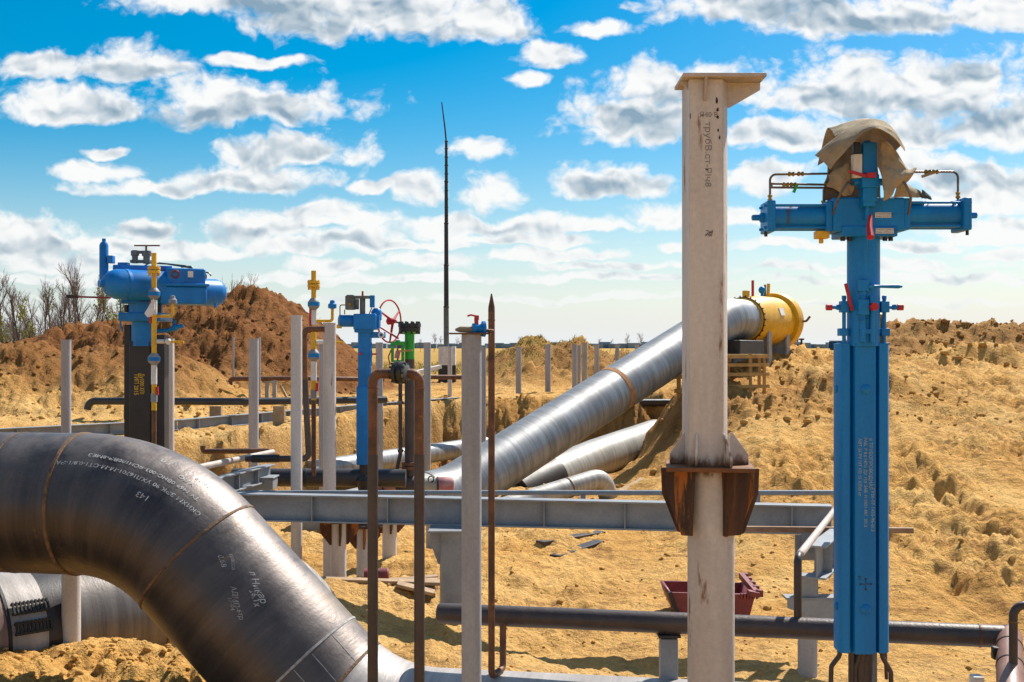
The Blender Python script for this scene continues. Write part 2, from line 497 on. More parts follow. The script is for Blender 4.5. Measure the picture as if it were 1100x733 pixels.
DARKP = paint('dark_pipe_steel', (0.055, 0.042, 0.042), (0.085, 0.062, 0.055), 6, 0.45, bump=0.25, spot=(0.15, 0.085, 0.04), spot_amt=0.14, metal=0.25)
BLACKM = paint('black_coating', (0.018, 0.016, 0.017), (0.034, 0.027, 0.026), 5, 0.5, bump=0.3, bscale=40)
BLACKP = paint('black_pipe_coating', (0.028, 0.026, 0.03), (0.045, 0.038, 0.042), 3, 0.42, bump=0.15)
BLACK = paint('black_fittings', (0.02, 0.02, 0.022), None, 8, 0.5)
GREYM = paint('grey_machine_metal', (0.16, 0.17, 0.17), (0.09, 0.10, 0.10), 9, 0.5, metal=0.4)
STEELT = paint('tarnished_tube_steel', (0.20, 0.17, 0.145), (0.12, 0.09, 0.07), 9, 0.38, metal=0.7)
BRASS = paint('brass_fittings', (0.40, 0.25, 0.04), (0.28, 0.16, 0.03), 9, 0.4, metal=0.6)
WHITE = paint('white_paint', (0.78, 0.77, 0.74), (0.66, 0.64, 0.60), 6, 0.55)
PLATE = paint('nameplate_print', (0.62, 0.63, 0.62), (0.25, 0.26, 0.27), 60, 0.4)
MAROON = paint('maroon_paint', (0.25, 0.045, 0.052), (0.17, 0.032, 0.04), 5, 0.55, spot=(0.3, 0.1, 0.03), spot_amt=0.15)
ORUST = paint('orange_rust_steel', (0.24, 0.085, 0.02), (0.12, 0.045, 0.015), 6, 0.7)
PINKC = paint('faded_red_wrap', (0.42, 0.13, 0.14), (0.52, 0.32, 0.28), 8, 0.6)
WOOD = paint('weathered_plank', (0.42, 0.29, 0.17), (0.30, 0.20, 0.12), 7, 0.8, bump=0.4, bscale=30)
TIMBER = paint('scaffold_timber', (0.56, 0.34, 0.11), (0.42, 0.24, 0.08), 7, 0.8, bump=0.4, bscale=30)
CONCR = paint('concrete', (0.42, 0.40, 0.37), (0.33, 0.31, 0.28), 5, 0.85, bump=0.4)
CANVAS = paint('canvas', (0.40, 0.31, 0.195), (0.29, 0.215, 0.13), 7, 0.9, bump=0.35, bscale=120, spot=(0.42, 0.30, 0.06), spot_amt=0.25, spot_scale=5)
CANVAS_D = paint('dark_green_canvas', (0.05, 0.075, 0.06), None, 7, 0.9, bump=0.3)
CHALK = paint('chalk', (0.62, 0.62, 0.61), (0.30, 0.30, 0.30), 30, 0.9)
CHALKM = paint('rubbed_chalk', (0.60, 0.60, 0.59), (0.22, 0.21, 0.21), 40, 0.9)
CHALKF = paint('faint_chalk', (0.42, 0.41, 0.40), (0.25, 0.24, 0.24), 30, 0.9)
YTEXT = paint('yellow_stencil', (0.90, 0.55, 0.03), (0.85, 0.50, 0.03), 20, 0.8)
GTEXT = paint('pale_stencil', (0.46, 0.50, 0.42), (0.30, 0.38, 0.36), 30, 0.8)
PENCIL = paint('faded_marker', (0.27, 0.225, 0.20), None, 20, 0.8)
INK = paint('black_marker', (0.035, 0.03, 0.03), None, 20, 0.8)
WELDR = paint('rusty_weld', (0.20, 0.105, 0.045), (0.085, 0.052, 0.036), 18, 0.8, bump=0.6)
WELDO = paint('orange_weld', (0.45, 0.20, 0.05), (0.30, 0.13, 0.04), 12, 0.8, bump=0.5)
GALV = pipe_mat('galvanised_pipe_wrap', (0.35, 0.36, 0.37), (0.215, 0.22, 0.23), 0.45, 0.4, band=0.7, bump=0.12)
GALVD = pipe_mat('dusty_galvanised_pipe', (0.48, 0.47, 0.445), (0.31, 0.30, 0.28), 0.5, 0.12, rust=(0.38, 0.26, 0.13), rust_amt=0.25, bump=0.12)
BIGP = pipe_mat('bare_dark_pipe_steel', (0.036, 0.031, 0.035), (0.085, 0.067, 0.067), 0.40, 0.5, rust=(0.17, 0.085, 0.03), rust_amt=0.34, band=0.5, spec=0.6, bump=0.18, dust=0.32)
BIGP2 = pipe_mat('polished_dark_pipe_steel', (0.046, 0.039, 0.041), (0.10, 0.080, 0.078), 0.40, 0.5, rust=(0.17, 0.085, 0.03), rust_amt=0.30, band=0.4, spec=0.6, bump=0.15, dust=0.42)
SHEENP = pipe_mat('pale_sheen_pipe_steel', (0.46, 0.42, 0.40), (0.32, 0.29, 0.275), 0.48, 0.1, rust=(0.20, 0.11, 0.05), rust_amt=0.15, band=0.4, bump=0.15)  # pale base colour stands in for sun reflecting off the dark steel
BROWNW = pipe_mat('reddish_pipe_primer', (0.34, 0.23, 0.20), (0.22, 0.14, 0.12), 0.42, 0.2, rust=(0.24, 0.10, 0.05), rust_amt=0.2, band=0.5, bump=0.12)
DUSTW = pipe_mat('scuffed_grey_pipe_steel', (0.20, 0.175, 0.155), (0.11, 0.095, 0.088), 0.42, 0.3, rust=(0.20, 0.11, 0.05), rust_amt=0.35, band=0.8, bump=0.15)
BIGP3 = pipe_mat('brown_scaled_pipe_steel', (0.075, 0.052, 0.047), (0.042, 0.033, 0.034), 0.42, 0.4, rust=(0.20, 0.09, 0.05), rust_amt=0.4, band=0.5, bump=0.15, dust=0.4)
BROWNP = paint('reddish_brown_pipe', (0.30, 0.155, 0.115), (0.22, 0.11, 0.08), 6, 0.5, spot=(0.12, 0.06, 0.04), spot_amt=0.2)
TANBAR = paint('tan_rusty_bar', (0.33, 0.20, 0.11), (0.22, 0.11, 0.06), 6, 0.7)
BARK = paint('tree_bark', (0.105, 0.075, 0.062), (0.07, 0.05, 0.042), 5, 0.9, bump=0.5, bscale=20)
TWIG = paint('bare_twigs', (0.20, 0.145, 0.135), (0.14, 0.10, 0.092), 5, 0.9)
LEAFY = paint('young_leaves', (0.34, 0.32, 0.03), (0.24, 0.25, 0.02), 4, 0.8)
CARP = paint('car_paint', (0.62, 0.66, 0.70), None, 2, 0.25, bump=0.0, coat=0.6)
GLASSD = paint('dark_window_glass', (0.02, 0.03, 0.04), None, 2, 0.1, bump=0.0)
RUBBER = paint('tyre_rubber', (0.02, 0.02, 0.02), None, 20, 0.85)


# ------------------------------------------------------------------ mesh builder
def frame_for(d):
    d = d.normalized()
    up = Vector((0, 0, 1)) if abs(d.z) < 0.95 else Vector((0, 1, 0))
    a = d.cross(up).normalized()
    b = a.cross(d).normalized()
    return a, b


def fillet(pts, rad, n=8):
    pts = [Vector(p) for p in pts]
    out = [pts[0]]
    for i in range(1, len(pts) - 1):
        r = rad[i - 1] if isinstance(rad, (list, tuple)) else rad
        p, a, b = pts[i], pts[i - 1], pts[i + 1]
        u, v = (a - p).normalized(), (b - p).normalized()
        ang = u.angle(v)
        if r <= 0 or ang > pi - 0.02:
            out.append(p)
            continue
        T = min(r / math.tan(ang / 2), (a - p).length * 0.98, (b - p).length * 0.98)
        rr = T * math.tan(ang / 2)
        c = p + (u + v).normalized() * (rr / sin(ang / 2))
        s, e = p + u * T - c, p + v * T - c
        tot = s.angle(e)
        for k in range(n + 1):
            t = k / n
            out.append(c + (s * sin((1 - t) * tot) + e * sin(t * tot)) / sin(tot))
    out.append(pts[-1])
    return out


class MB:
    def __init__(s):
        s.v, s.f, s.uv = [], [], {}

    def add(s, vs, fs, uvs=None):
        o = len(s.v)
        s.v += [tuple(v) for v in vs]
        for i, f in enumerate(fs):
            if uvs:
                s.uv[len(s.f)] = uvs[i]
            s.f.append(tuple(o + k for k in f))
        return s

    def box(s, c, size, rot=None):
        c = Vector(c)
        hx, hy, hz = (q / 2 for q in size)
        vs = [Vector((x, y, z)) for x in (-hx, hx) for y in (-hy, hy) for z in (-hz, hz)]
        if rot is not None:
            vs = [rot @ v for v in vs]
        return s.add([v + c for v in vs], [(0, 1, 3, 2), (4, 6, 7, 5), (0, 4, 5, 1), (2, 3, 7, 6), (0, 2, 6, 4), (1, 5, 7, 3)])

    def beam(s, p0, p1, w, h, up=(0, 0, 1)):
        """box bar from p0 to p1, w across, h along up"""
        p0, p1 = Vector(p0), Vector(p1)
        d = p1 - p0
        x = d.normalized()
        z = Vector(up)
        y = z.cross(x).normalized()
        z = x.cross(y)
        m = Matrix((x, y, z)).transposed()
        return s.box((p0 + p1) / 2, (d.length, w, h), m)

    def lathe(s, prof, p0, d, seg=20, cap=True):
        """profile of (distance along d, radius)"""
        p0, d = Vector(p0), Vector(d).normalized()
        a, b = frame_for(d)
        vs, fs = [], []
        for t, r in prof:
            for k in range(seg):
                q = 2 * pi * k / seg
                vs.append(p0 + d * t + (a * cos(q) + b * sin(q)) * max(r, 1e-4))
        for i in range(len(prof) - 1):
            for k in range(seg):
                k2 = (k + 1) % seg
                fs.append((i * seg + k, i * seg + k2, (i + 1) * seg + k2, (i + 1) * seg + k))
        if cap:
            fs.append(tuple(range(seg))[::-1])
            fs.append(tuple((len(prof) - 1) * seg + k for k in range(seg)))
        return s.add(vs, fs)

    def cyl(s, p0, p1, r, r1=None, seg=16):
        p0, p1 = Vector(p0), Vector(p1)
        return s.lathe([(0, r), ((p1 - p0).length, r if r1 is None else r1)], p0, p1 - p0, seg)

    def ball(s, c, r, seg=12, sq=1.0, d=(0, 0, 1)):
        d = Vector(d).normalized()
        n = 7
        prof = [(-r * sq * cos(pi * i / n), r * sin(pi * i / n)) for i in range(n + 1)]
        return s.lathe(prof, c, d, seg, False)

    def tube(s, pts, r, seg=14, cap=True, s0=0.0, hollow=0.0):
        pts = [Vector(p) for p in pts]
        n = len(pts)
        rs = r if isinstance(r, (list, tuple)) else [r] * n
        tang = []
        for i in range(n):
            a = pts[min(i + 1, n - 1)] - pts[max(i - 1, 0)]
            tang.append(a.normalized())
        a, b = frame_for(tang[0])
        vs, uvr, L = [], [], s0
        for i in range(n):
            if i:
                L += (pts[i] - pts[i - 1]).length
                a = (a - tang[i] * a.dot(tang[i])).normalized()
                b = a.cross(tang[i]).normalized()
            for k in range(seg):
                q = 2 * pi * k / seg - pi / 2          # seam underneath
                vs.append(pts[i] + (a * cos(q) + b * sin(q)) * rs[i])
            uvr.append(L)
        fs, uvs = [], []
        for i in range(n - 1):
            for k in range(seg):
                k2 = (k + 1) % seg
                fs.append((i * seg + k, i * seg + k2, (i + 1) * seg + k2, (i + 1) * seg + k))
                w = 2 * pi * rs[i] / seg
                uvs.append(((uvr[i], k * w), (uvr[i], (k + 1) * w), (uvr[i + 1], (k + 1) * w), (uvr[i + 1], k * w)))
        if cap:
            fs.append(tuple(range(seg))[::-1])
            uvs.append(((uvr[0], 0),) * seg)
            fs.append(tuple((n - 1) * seg + k for k in range(seg)))
            uvs.append(((uvr[-1], 0),) * seg)
        return s.add(vs, fs, uvs)

    def ring(s, c, d, r, t, seg=32):
        """small round bead about axis d"""
        return s.lathe([(-t, r - 0.01), (-t * 0.6, r + t * 0.45), (t * 0.6, r + t * 0.45), (t, r - 0.01)], c, d, seg, False)

    def torus(s, c, d, R0, r, seg=28, rs=8):
        c, d = Vector(c), Vector(d).normalized()
        a, b = frame_for(d)
        vs, fs = [], []
        for i in range(seg):
            q = 2 * pi * i / seg
            o = a * cos(q) + b * sin(q)
            for k in range(rs):
                w = 2 * pi * k / rs
                vs.append(c + o * (R0 + r * cos(w)) + d * (r * sin(w)))
        for i in range(seg):
            for k in range(rs):
                i2, k2 = (i + 1) % seg, (k + 1) % rs
                fs.append((i * rs + k, i2 * rs + k, i2 * rs + k2, i * rs + k2))
        return s.add(vs, fs)

    def prism(s, poly, o, ax, ay, depth):
        """polygon (2-D, in axes ax, ay about o) extruded both ways by depth/2 along ax x ay"""
        o, ax, ay = Vector(o), Vector(ax), Vector(ay)
        nz = ax.cross(ay).normalized()
        n = len(poly)
        vs = [o + ax * x + ay * y - nz * depth / 2 for x, y in poly] + [o + ax * x + ay * y + nz * depth / 2 for x, y in poly]
        fs = [tuple(range(n))[::-1], tuple(range(n, 2 * n))] + [(i, (i + 1) % n, (i + 1) % n + n, i + n) for i in range(n)]
        return s.add(vs, fs)

    def build(s, name, mat, parent=None, loc=None, bevel=0.0, smooth=True, ang=38):
        base = Vector(parent['at']) if parent is not None else Vector(loc or (0, 0, 0))
        me = bpy.data.meshes.new(name)
        me.from_pydata([(v[0] - base.x, v[1] - base.y, v[2] - base.z) for v in s.v], [], s.f)
        if s.uv:
            ul = me.uv_layers.new(name='UVMap')
            for i, pl in enumerate(me.polygons):
                if i in s.uv:
                    for li, q in zip(pl.loop_indices, s.uv[i]):
                        ul.data[li].uv = q
        if smooth:
            me.shade_smooth()
            me.set_sharp_from_angle(angle=R(ang))
        me.materials.append(mat)
        o = bpy.data.objects.new(name, me)
        COL.objects.link(o)
        if parent is not None:
            o.parent = parent
            o['at'] = tuple(base)
        else:
            o.location = base
            o['at'] = tuple(base)
        if bevel:
            b = o.modifiers.new('bevel', 'BEVEL')
            b.width = bevel
            b.segments = 2
            b.limit_method = 'ANGLE'
            b.angle_limit = R(40)
        return o


def info(o, label, cat, group=None, kind=None):
    if label:
        o['label'] = label
    if cat:
        o['category'] = cat
    if group:
        o['group'] = group
    if kind:
        o['kind'] = kind
    return o


def thing(name, label, cat, loc, group=None):
    o = bpy.data.objects.new(name, None)
    o.empty_display_size = 0.1
    COL.objects.link(o)
    o.location = loc
    o['at'] = tuple(loc)
    return info(o, label, cat, group)


def copy_tree(o, parent=None):
    c = o.copy()
    COL.objects.link(c)
    if parent is not None:
        c.parent = parent
    for ch in list(o.children):
        copy_tree(ch, c)
    return c


def stuff(o, label=None):
    o['kind'] = 'stuff'
    if label:
        o['label'] = label
    return o


def W(px, py, d):
    """photo point at a given real distance"""
    return Vector(((px - 550) / F * d, d, CZ - (py - HY) / F * d))


def PL(d):
    """upright working plane at distance d, measured in photo pixels"""
    s = d / F
    return (lambda px, py, dy=0.0: Vector(((px - 550) * s, d + dy, CZ - (py - HY) * s))), s


XA, YA, ZA = Vector((1, 0, 0)), Vector((0, 1, 0)), Vector((0, 0, 1))


def text_mesh(txt, size, mapper):
    cu = bpy.data.curves.new('lettering', 'FONT')
    cu.body = txt
    cu.size = size
    cu.align_x = 'LEFT'
    cu.resolution_u = 2
    ob = bpy.data.objects.new('lettering', cu)
    me = bpy.data.meshes.new_from_object(ob)
    mb = MB()
    mb.add([mapper(v.co.x, v.co.y) for v in me.vertices], [tuple(p.vertices) for p in me.polygons])
    bpy.data.objects.remove(ob)
    bpy.data.curves.remove(cu)
    bpy.data.meshes.remove(me)
    return mb


def scribble(rows, mapper, h, width, seed):
    """hand-drawn running strokes as smooth ribbons"""
    rng = random.Random(seed)
    mb = MB()
    for (x0, y0, n) in rows:
        x, left = x0, n
        while left > 0:
            k = min(left, rng.randint(2, 4))
            left -= k
            pts = []
            for i in range(k * 3 + 1):
                up_ = rng.choice((0.05, 0.3, 0.55, 0.6, 0.95, -0.2)) * h + rng.uniform(-.1, .1) * h
                pts.append((x + (i / 3 + rng.uniform(-.22, .28)) * h * 0.62, y0 + up_))
            cv = []
            for i in range(len(pts) - 1):
                p0, p1, p2, p3 = pts[max(i - 1, 0)], pts[i], pts[i + 1], pts[min(i + 2, len(pts) - 1)]
                for q in range(5):
                    t = q / 5
                    cv.append(tuple(0.5 * (2 * p1[c] + (p2[c] - p0[c]) * t + (2 * p0[c] - 5 * p1[c] + 4 * p2[c] - p3[c]) * t * t + (3 * p1[c] - p0[c] - 3 * p2[c] + p3[c]) * t ** 3) for c in (0, 1)))
            cv.append(pts[-1])
            vs = []
            for i, c in enumerate(cv):
                a, b = cv[max(i - 1, 0)], cv[min(i + 1, len(cv) - 1)]
                dx, dy = b[0] - a[0], b[1] - a[1]
                l = math.hypot(dx, dy) + 1e-9
                w = width * (0.5 + 0.25 * rng.random())
                vs += [mapper(c[0] - dy / l * w, c[1] + dx / l * w), mapper(c[0] + dy / l * w, c[1] - dx / l * w)]
            mb.add(vs, [(2 * i, 2 * i + 2, 2 * i + 3, 2 * i + 1) for i in range(len(cv) - 1)])
            x += (k + 0.9) * h * 0.62
    return mb


# ================================================================== GROUND
def build_ground():
    th = np.concatenate([np.linspace(-180, -40, 40, endpoint=False), np.linspace(-40, -27, 60, endpoint=False),
                         np.linspace(-27, 27, 640, endpoint=False), np.linspace(27, 40, 60, endpoint=False), np.linspace(40, 180, 40, endpoint=False)])
    th = np.radians(th)
    d = np.concatenate([np.linspace(0.5, 6, 24, endpoint=False), np.geomspace(6, 62, 500, endpoint=False), np.geomspace(62, 9000, 60)])
    T, D = np.meshgrid(th, d)
    X, Y = D * np.sin(T), D * np.cos(T)
    Z = terrain(X, Y)
    nr, nc = X.shape
    verts = np.stack([X, Y, Z], -1).reshape(-1, 3)
    i = np.arange(nr - 1)[:, None] * nc
    j = np.arange(nc)[None, :]
    j2 = (j + 1) % nc
    quads = np.stack([i + j, i + nc + j, i + nc + j2, i + j2], -1).reshape(-1, 4)
    cv = len(verts)
    verts = np.vstack([verts, [[0, 0, float(Z[0].mean())]]])
    fan = np.stack([np.full(nc, cv), np.arange(nc), (np.arange(nc) + 1) % nc], -1)
    me = bpy.data.meshes.new('ground')
    nl = quads.size + fan.size
    me.vertices.add(len(verts))
    me.vertices.foreach_set('co', verts.astype(np.float32).ravel())
    me.loops.add(nl)
    me.loops.foreach_set('vertex_index', np.concatenate([quads.ravel(), fan.ravel()]).astype(np.int32))
    me.polygons.add(len(quads) + len(fan))
    me.polygons.foreach_set('loop_start', np.concatenate([np.arange(len(quads)) * 4, quads.size + np.arange(len(fan)) * 3]).astype(np.int32))
    me.update(calc_edges=True)
    me.validate()
    me.shade_smooth()
    # soil kinds: R brown topsoil, G dry grass, B pale loose sand
    x, y = verts[:, 0], verts[:, 1]
    n1 = fbm(x * 0.4, y * 0.4, 77, 4)
    rx = np.where(x > -8.0, (x + 8.0) / 4.6, (x + 8.0) / 9.0)
    brown = sst(1.15, 0.8, np.sqrt(rx ** 2 + ((y - 37.0) / 6.5) ** 2) + 0.15 * n1)
    brown = np.maximum(brown, 0.85 * sst(-5.4, -8.0, x) * sst(24.2, 26.0, y + 1.2 * n1) * sst(40, 34, y))
    brown = np.maximum(brown, 0.55 * sst(9.5, 11.5, x) * sst(33, 36, y + 1.0 * n1) * sst(48, 42, y))
    brown = np.maximum(brown, 0.6 * gauss(x, y, 7, 26.0, 2.5, 2.2) * (0.7 + 0.6 * n1))
    brown = np.maximum(brown, 0.65 * np.clip(1.4 * gauss(x, y, 4.1, 26.8, 1.2, 2.6), 0, 1))
    yb_ = np.interp(x, BX, BY)
    brown = np.maximum(brown, (0.45 + 0.3 * n1) * np.exp(-((y - yb_ + 0.9) / 0.9) ** 2) * (x < 4) * (y > 15))
    brown = np.maximum(brown, 0.55 * np.exp(-((y - 41.0) / 2.2) ** 2) * sst(-5.5, -3.0, x) * sst(8.0, 5.0, x))
    grass = np.maximum(sst(52, 62, y), 0.75 * np.clip(1.5 * gauss(x, y, 1.7, 46.5, 3.2, 4.0) * (0.35 + 1.3 * fbm(x * 1.1, y * 1.1, 78, 4)), 0, 1))
    brown = np.maximum(brown, 0.7 * np.clip(1.5 * gauss(x, y, 1.7, 45.5, 3.4, 3.6), 0, 1))
    grass = np.clip(grass + 0.3 * n1 * (grass > 0.02), 0, 1)
    pale = np.clip(0.55 * gauss(x, y, -3.2, 22, 5.5, 3.5) * (y > 18) + 0.5 * gauss(x, y, 2, 9.5, 2.5, 1.2) + 0.4 * gauss(x, y, -2, 12.5, 2.5, 2) + 0.3 * n1, 0, 1)
    ca = me.color_attributes.new('soil', 'FLOAT_COLOR', 'POINT')
    ca.data.foreach_set('color', np.stack([brown, grass, pale, np.ones_like(x)], -1).astype(np.float32).ravel())
    m, g, bs = newmat('sand_ground')
    tc = g.n('ShaderNodeTexCoord').outputs['Object']
    at = g.n('ShaderNodeAttribute', attribute_name='soil')
    sp = g.n('ShaderNodeSeparateColor')
    g.t.links.new(at.outputs['Color'], sp.inputs[0])
    na = g.noise(tc, 0.9, 6, 0.62)
    nb = g.noise(tc, 6.0, 5, 0.62)
    ncn = g.noise(tc, 38.0, 3, 0.6)
    sand = g.ramp(na, [(0.28, (0.50, 0.245, 0.062)), (0.5, (0.68, 0.375, 0.108)), (0.72, (0.78, 0.49, 0.175))])
    sand = g.mix(g.math('MULTIPLY', g.remap(nb, 0.5, 0.7), 0.35), sand, (0.34, 0.165, 0.045, 1))
    # darker soil streaks, with the shade of crevices put into the colour
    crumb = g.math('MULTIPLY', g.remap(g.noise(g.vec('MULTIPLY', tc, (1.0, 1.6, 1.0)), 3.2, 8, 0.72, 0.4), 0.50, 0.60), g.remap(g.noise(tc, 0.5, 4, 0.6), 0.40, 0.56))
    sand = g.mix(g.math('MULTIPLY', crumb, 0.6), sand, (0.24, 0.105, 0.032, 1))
    sand = g.mix(g.math('MULTIPLY', sp.outputs[2], 0.7), sand, (0.74, 0.53, 0.25, 1))
    soil = g.ramp(nb, [(0.3, (0.15, 0.055, 0.015)), (0.7, (0.31, 0.128, 0.036))])
    c = g.mix(sp.outputs[0], sand, soil)
    gr = g.ramp(g.noise(tc, 0.35, 6, 0.65), [(0.3, (0.26, 0.17, 0.035)), (0.48, (0.42, 0.25, 0.055)), (0.7, (0.52, 0.33, 0.085))])
    c = g.mix(sp.outputs[1], c, gr)
    c = g.mix(1.0, c, g.ramp(ncn, [(0.25, (0.74,) * 3), (0.75, (1.14,) * 3)]), 'MULTIPLY')
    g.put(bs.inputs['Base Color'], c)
    bs.inputs['Roughness'].default_value = 0.95
    bs.inputs['Specular IOR Level'].default_value = 0.15
    b = g.n('ShaderNodeBump')
    b.inputs['Strength'].default_value = 0.85
    b.inputs['Distance'].default_value = 0.10
    vor = g.n('ShaderNodeTexVoronoi')
    g.t.links.new(tc, vor.inputs['Vector'])
    vor.inputs['Scale'].default_value = 9
    h = g.math('ADD', g.noise(tc, 12, 6, 0.68), g.math('MULTIPLY', ncn, 0.35))
    h = g.math('ADD', h, g.math('MULTIPLY', vor.outputs['Distance'], -0.25))
    g.put(b.inputs['Height'], h)
    g.put(bs.inputs['Normal'], b.outputs[0])
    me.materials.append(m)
    o = bpy.data.objects.new('ground', me)
    COL.objects.link(o)
    o['kind'] = 'structure'
    o['label'] = 'excavated yellow sand ground with a pit, banks and heaps of soil'


build_ground()


def build_clods():
    """loose lumps of sand lying about: nobody could count them"""
    rng = np.random.default_rng(5)
    ico = np.array([(0, 0, 1), (.89, 0, .45), (.28, .85, .45), (-.72, .53, .45), (-.72, -.53, .45), (.28, -.85, .45),
                    (.72, .53, -.45), (-.28, .85, -.45), (-.89, 0, -.45), (-.28, -.85, -.45), (.72, -.53, -.45), (0, 0, -1)])
    fc = np.array([(0, 1, 2), (0, 2, 3), (0, 3, 4), (0, 4, 5), (0, 5, 1), (1, 6, 2), (2, 7, 3), (3, 8, 4), (4, 9, 5), (5, 10, 1), (6, 7, 2), (7, 8, 3),
                   (8, 9, 4), (9, 10, 5), (10, 6, 1), (6, 11, 7), (7, 11, 8), (8, 11, 9), (9, 11, 10), (10, 11, 6)])
    xs, ys, ss = [], [], []

    def patch(n, x0, x1, y0, y1, s0, s1):
        xs.append(rng.uniform(x0, x1, n)); ys.append(rng.uniform(y0, y1, n))
        ss.append(s0 + (s1 - s0) * rng.random(n) ** 4)
    patch(2600, -4.8, -1.2, 7.4, 10.2, 0.004, 0.038)
    patch(900, -2.5, 4.5, 9.2, 14, 0.006, 0.03)
    patch(500, -1.0, 4.0, 13, 21, 0.008, 0.045)
    patch(900, 2.5, 14, 11, 30, 0.008, 0.045)
    patch(900, 3.5, 10, 23, 31, 0.012, 0.10)
    patch(900, 10, 18, 32, 39, 0.02, 0.15)
    patch(1000, -16, -6, 22, 28, 0.012, 0.08)
    patch(800, -12, -4, 30, 36, 0.015, 0.08)
    patch(1000, -7, 3, 18.5, 31, 0.012, 0.10)
    x, y, s = (np.concatenate(q) for q in (xs, ys, ss))
    z = terrain(x, y)
    n = len(x)
    jit = 1 + 0.75 * (rng.random((n, 12, 1)) - 0.5)
    a = rng.uniform(0, 2 * pi, n)
    v = ico[None] * jit * s[:, None, None]
    v[..., 2] *= 0.65
    ca, sa = np.cos(a)[:, None], np.sin(a)[:, None]
    vx = v[..., 0] * ca - v[..., 1] * sa * 0.8
    vy = v[..., 0] * sa + v[..., 1] * ca * 0.8
    V = np.stack([vx + x[:, None], vy + y[:, None], v[..., 2] + z[:, None] + s[:, None] * 0.15], -1).reshape(-1, 3)
    Fc = (fc[None] + (np.arange(n) * 12)[:, None, None]).reshape(-1, 3)
    me = bpy.data.meshes.new('sand_clods')
    me.vertices.add(len(V))
    me.vertices.foreach_set('co', V.astype(np.float32).ravel())
    me.loops.add(Fc.size)
    me.loops.foreach_set('vertex_index', Fc.astype(np.int32).ravel())
    me.polygons.add(len(Fc))
    me.polygons.foreach_set('loop_start', (np.arange(len(Fc)) * 3).astype(np.int32))
    me.update(calc_edges=True)
    br = np.clip(sst(-5.4, -8.0, x) * sst(24, 26, y) + 0.6 * sst(9.5, 11.5, x) * sst(33, 35, y) + sst(-3.5, -5, x) * sst(30, 31, y), 0, 1)
    ca = me.color_attributes.new('soil', 'FLOAT_COLOR', 'POINT')
    ca.data.foreach_set('color', np.repeat(np.stack([br, br * 0, br * 0, br * 0 + 1], -1), 12, 0).astype(np.float32).ravel())
    m = paint('clod_soil', (0.58, 0.33, 0.10), (0.42, 0.22, 0.06), 0.8, 0.95, bump=0.8, bscale=40, spec=0.15)
    g = NG(m.node_tree)
    bs = m.node_tree.nodes['Principled BSDF']
    old = bs.inputs['Base Color'].links[0].from_socket
    sp = g.n('ShaderNodeSeparateColor')
    g.t.links.new(g.n('ShaderNodeAttribute', attribute_name='soil').outputs['Color'], sp.inputs[0])
    g.put(bs.inputs['Base Color'], g.mix(sp.outputs[0], old, (0.19, 0.083, 0.026, 1)))
    me.materials.append(m)
    o = bpy.data.objects.new('sand_clods', me)
    COL.objects.link(o)
    o['kind'] = 'stuff'
    o['label'] = 'loose sand clods scattered over the ground'


build_clods()


# ================================================================== PIPELINES
def pipe_run(name, label, pts, rad, fil, mat, cat='pipe', seg=24, group=None, n=8, part_name='pipe_section', cuts=None, mats=None, welds=(), weld_mat=WELDR, weld_t=0.02):
    """a pipe built as sections between welds; returns the thing and the smoothed path"""
    path = fillet(pts, fil, n)
    t = thing(name, label, cat, tuple(path[0]), group)
    L = [0.0]
    for a, b in zip(path, path[1:]):
        L.append(L[-1] + (b - a).length)

    def at(s):
        for i in range(len(path) - 1):
            if s <= L[i + 1] or i == len(path) - 2:
                k = (s - L[i]) / max(L[i + 1] - L[i], 1e-9)
                return path[i].lerp(path[i + 1], k), (path[i + 1] - path[i]).normalized()
    cuts = [0.0] + sorted(cuts or []) + [L[-1]]
    for q in range(len(cuts) - 1):
        s0, s1 = cuts[q], cuts[q + 1]
        ps = [at(s0)[0]] + [p for p, l in zip(path, L) if s0 + 1e-3 < l < s1 - 1e-3] + [at(s1)[0]]
        mm = mats[q % len(mats)] if mats else mat
        MB().tube(ps, rad, seg, s0=s0).build(part_name, mm, t)
    for s in welds:
        p, d = at(s)
        MB().ring(p, d, rad, weld_t, seg).build('weld_seam', weld_mat, t)
    return t, path, L, at


# --- big S-bend in the foreground
ax1 = [Vector((-6.6, 9.15, 1.87)), None, None, Vector((3.6, 7.28, 0.30))]
c1 = W(163, 541, 8.38)
c1.z = 1.87
c2 = W(391, 796, 8.02)
ax1[1], ax1[2] = c1, c2
ax1[0] = Vector((c1.x - 4.5, c1.y + 0.70, 1.87))
ax1[3] = Vector((c2.x + 5.0, c2.y - 0.80, c2.z - 0.015))
RB = 0.51
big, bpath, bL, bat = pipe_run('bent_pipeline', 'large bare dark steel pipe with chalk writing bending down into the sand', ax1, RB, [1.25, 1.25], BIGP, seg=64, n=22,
                               cuts=[3.55, 4.02, 5.02, 6.10, 6.42], mats=[BIGP3, BIGP, BIGP, BIGP2, BIGP2, SHEENP])


def s_near(px, py):
    best = min(range(len(bpath)), key=lambda i: (550 + bpath[i].x / bpath[i].y * F - px) ** 2 + (HY - (bpath[i].z - CZ) / bpath[i].y * F - py) ** 2)
    return bL[best]


def pipe_frame(s):
    p, d = bat(s)
    p2, d2 = bat(min(s + 0.06, bL[-1]))
    p1, d1 = bat(max(s - 0.06, 0))
    d = (p2 - p1).normalized()
    side = Vector((0, -1, 0))
    side = (side - d * side.dot(d)).normalized()          # towards the viewer
    up = side.cross(d)
    if up.z < 0:
        up = -up
    return p, d, side, up


def on_pipe(s, th, h=0.003):
    p, d, side, up = pipe_frame(s)
    return p + (side * cos(th) + up * sin(th)) * (RB + h)


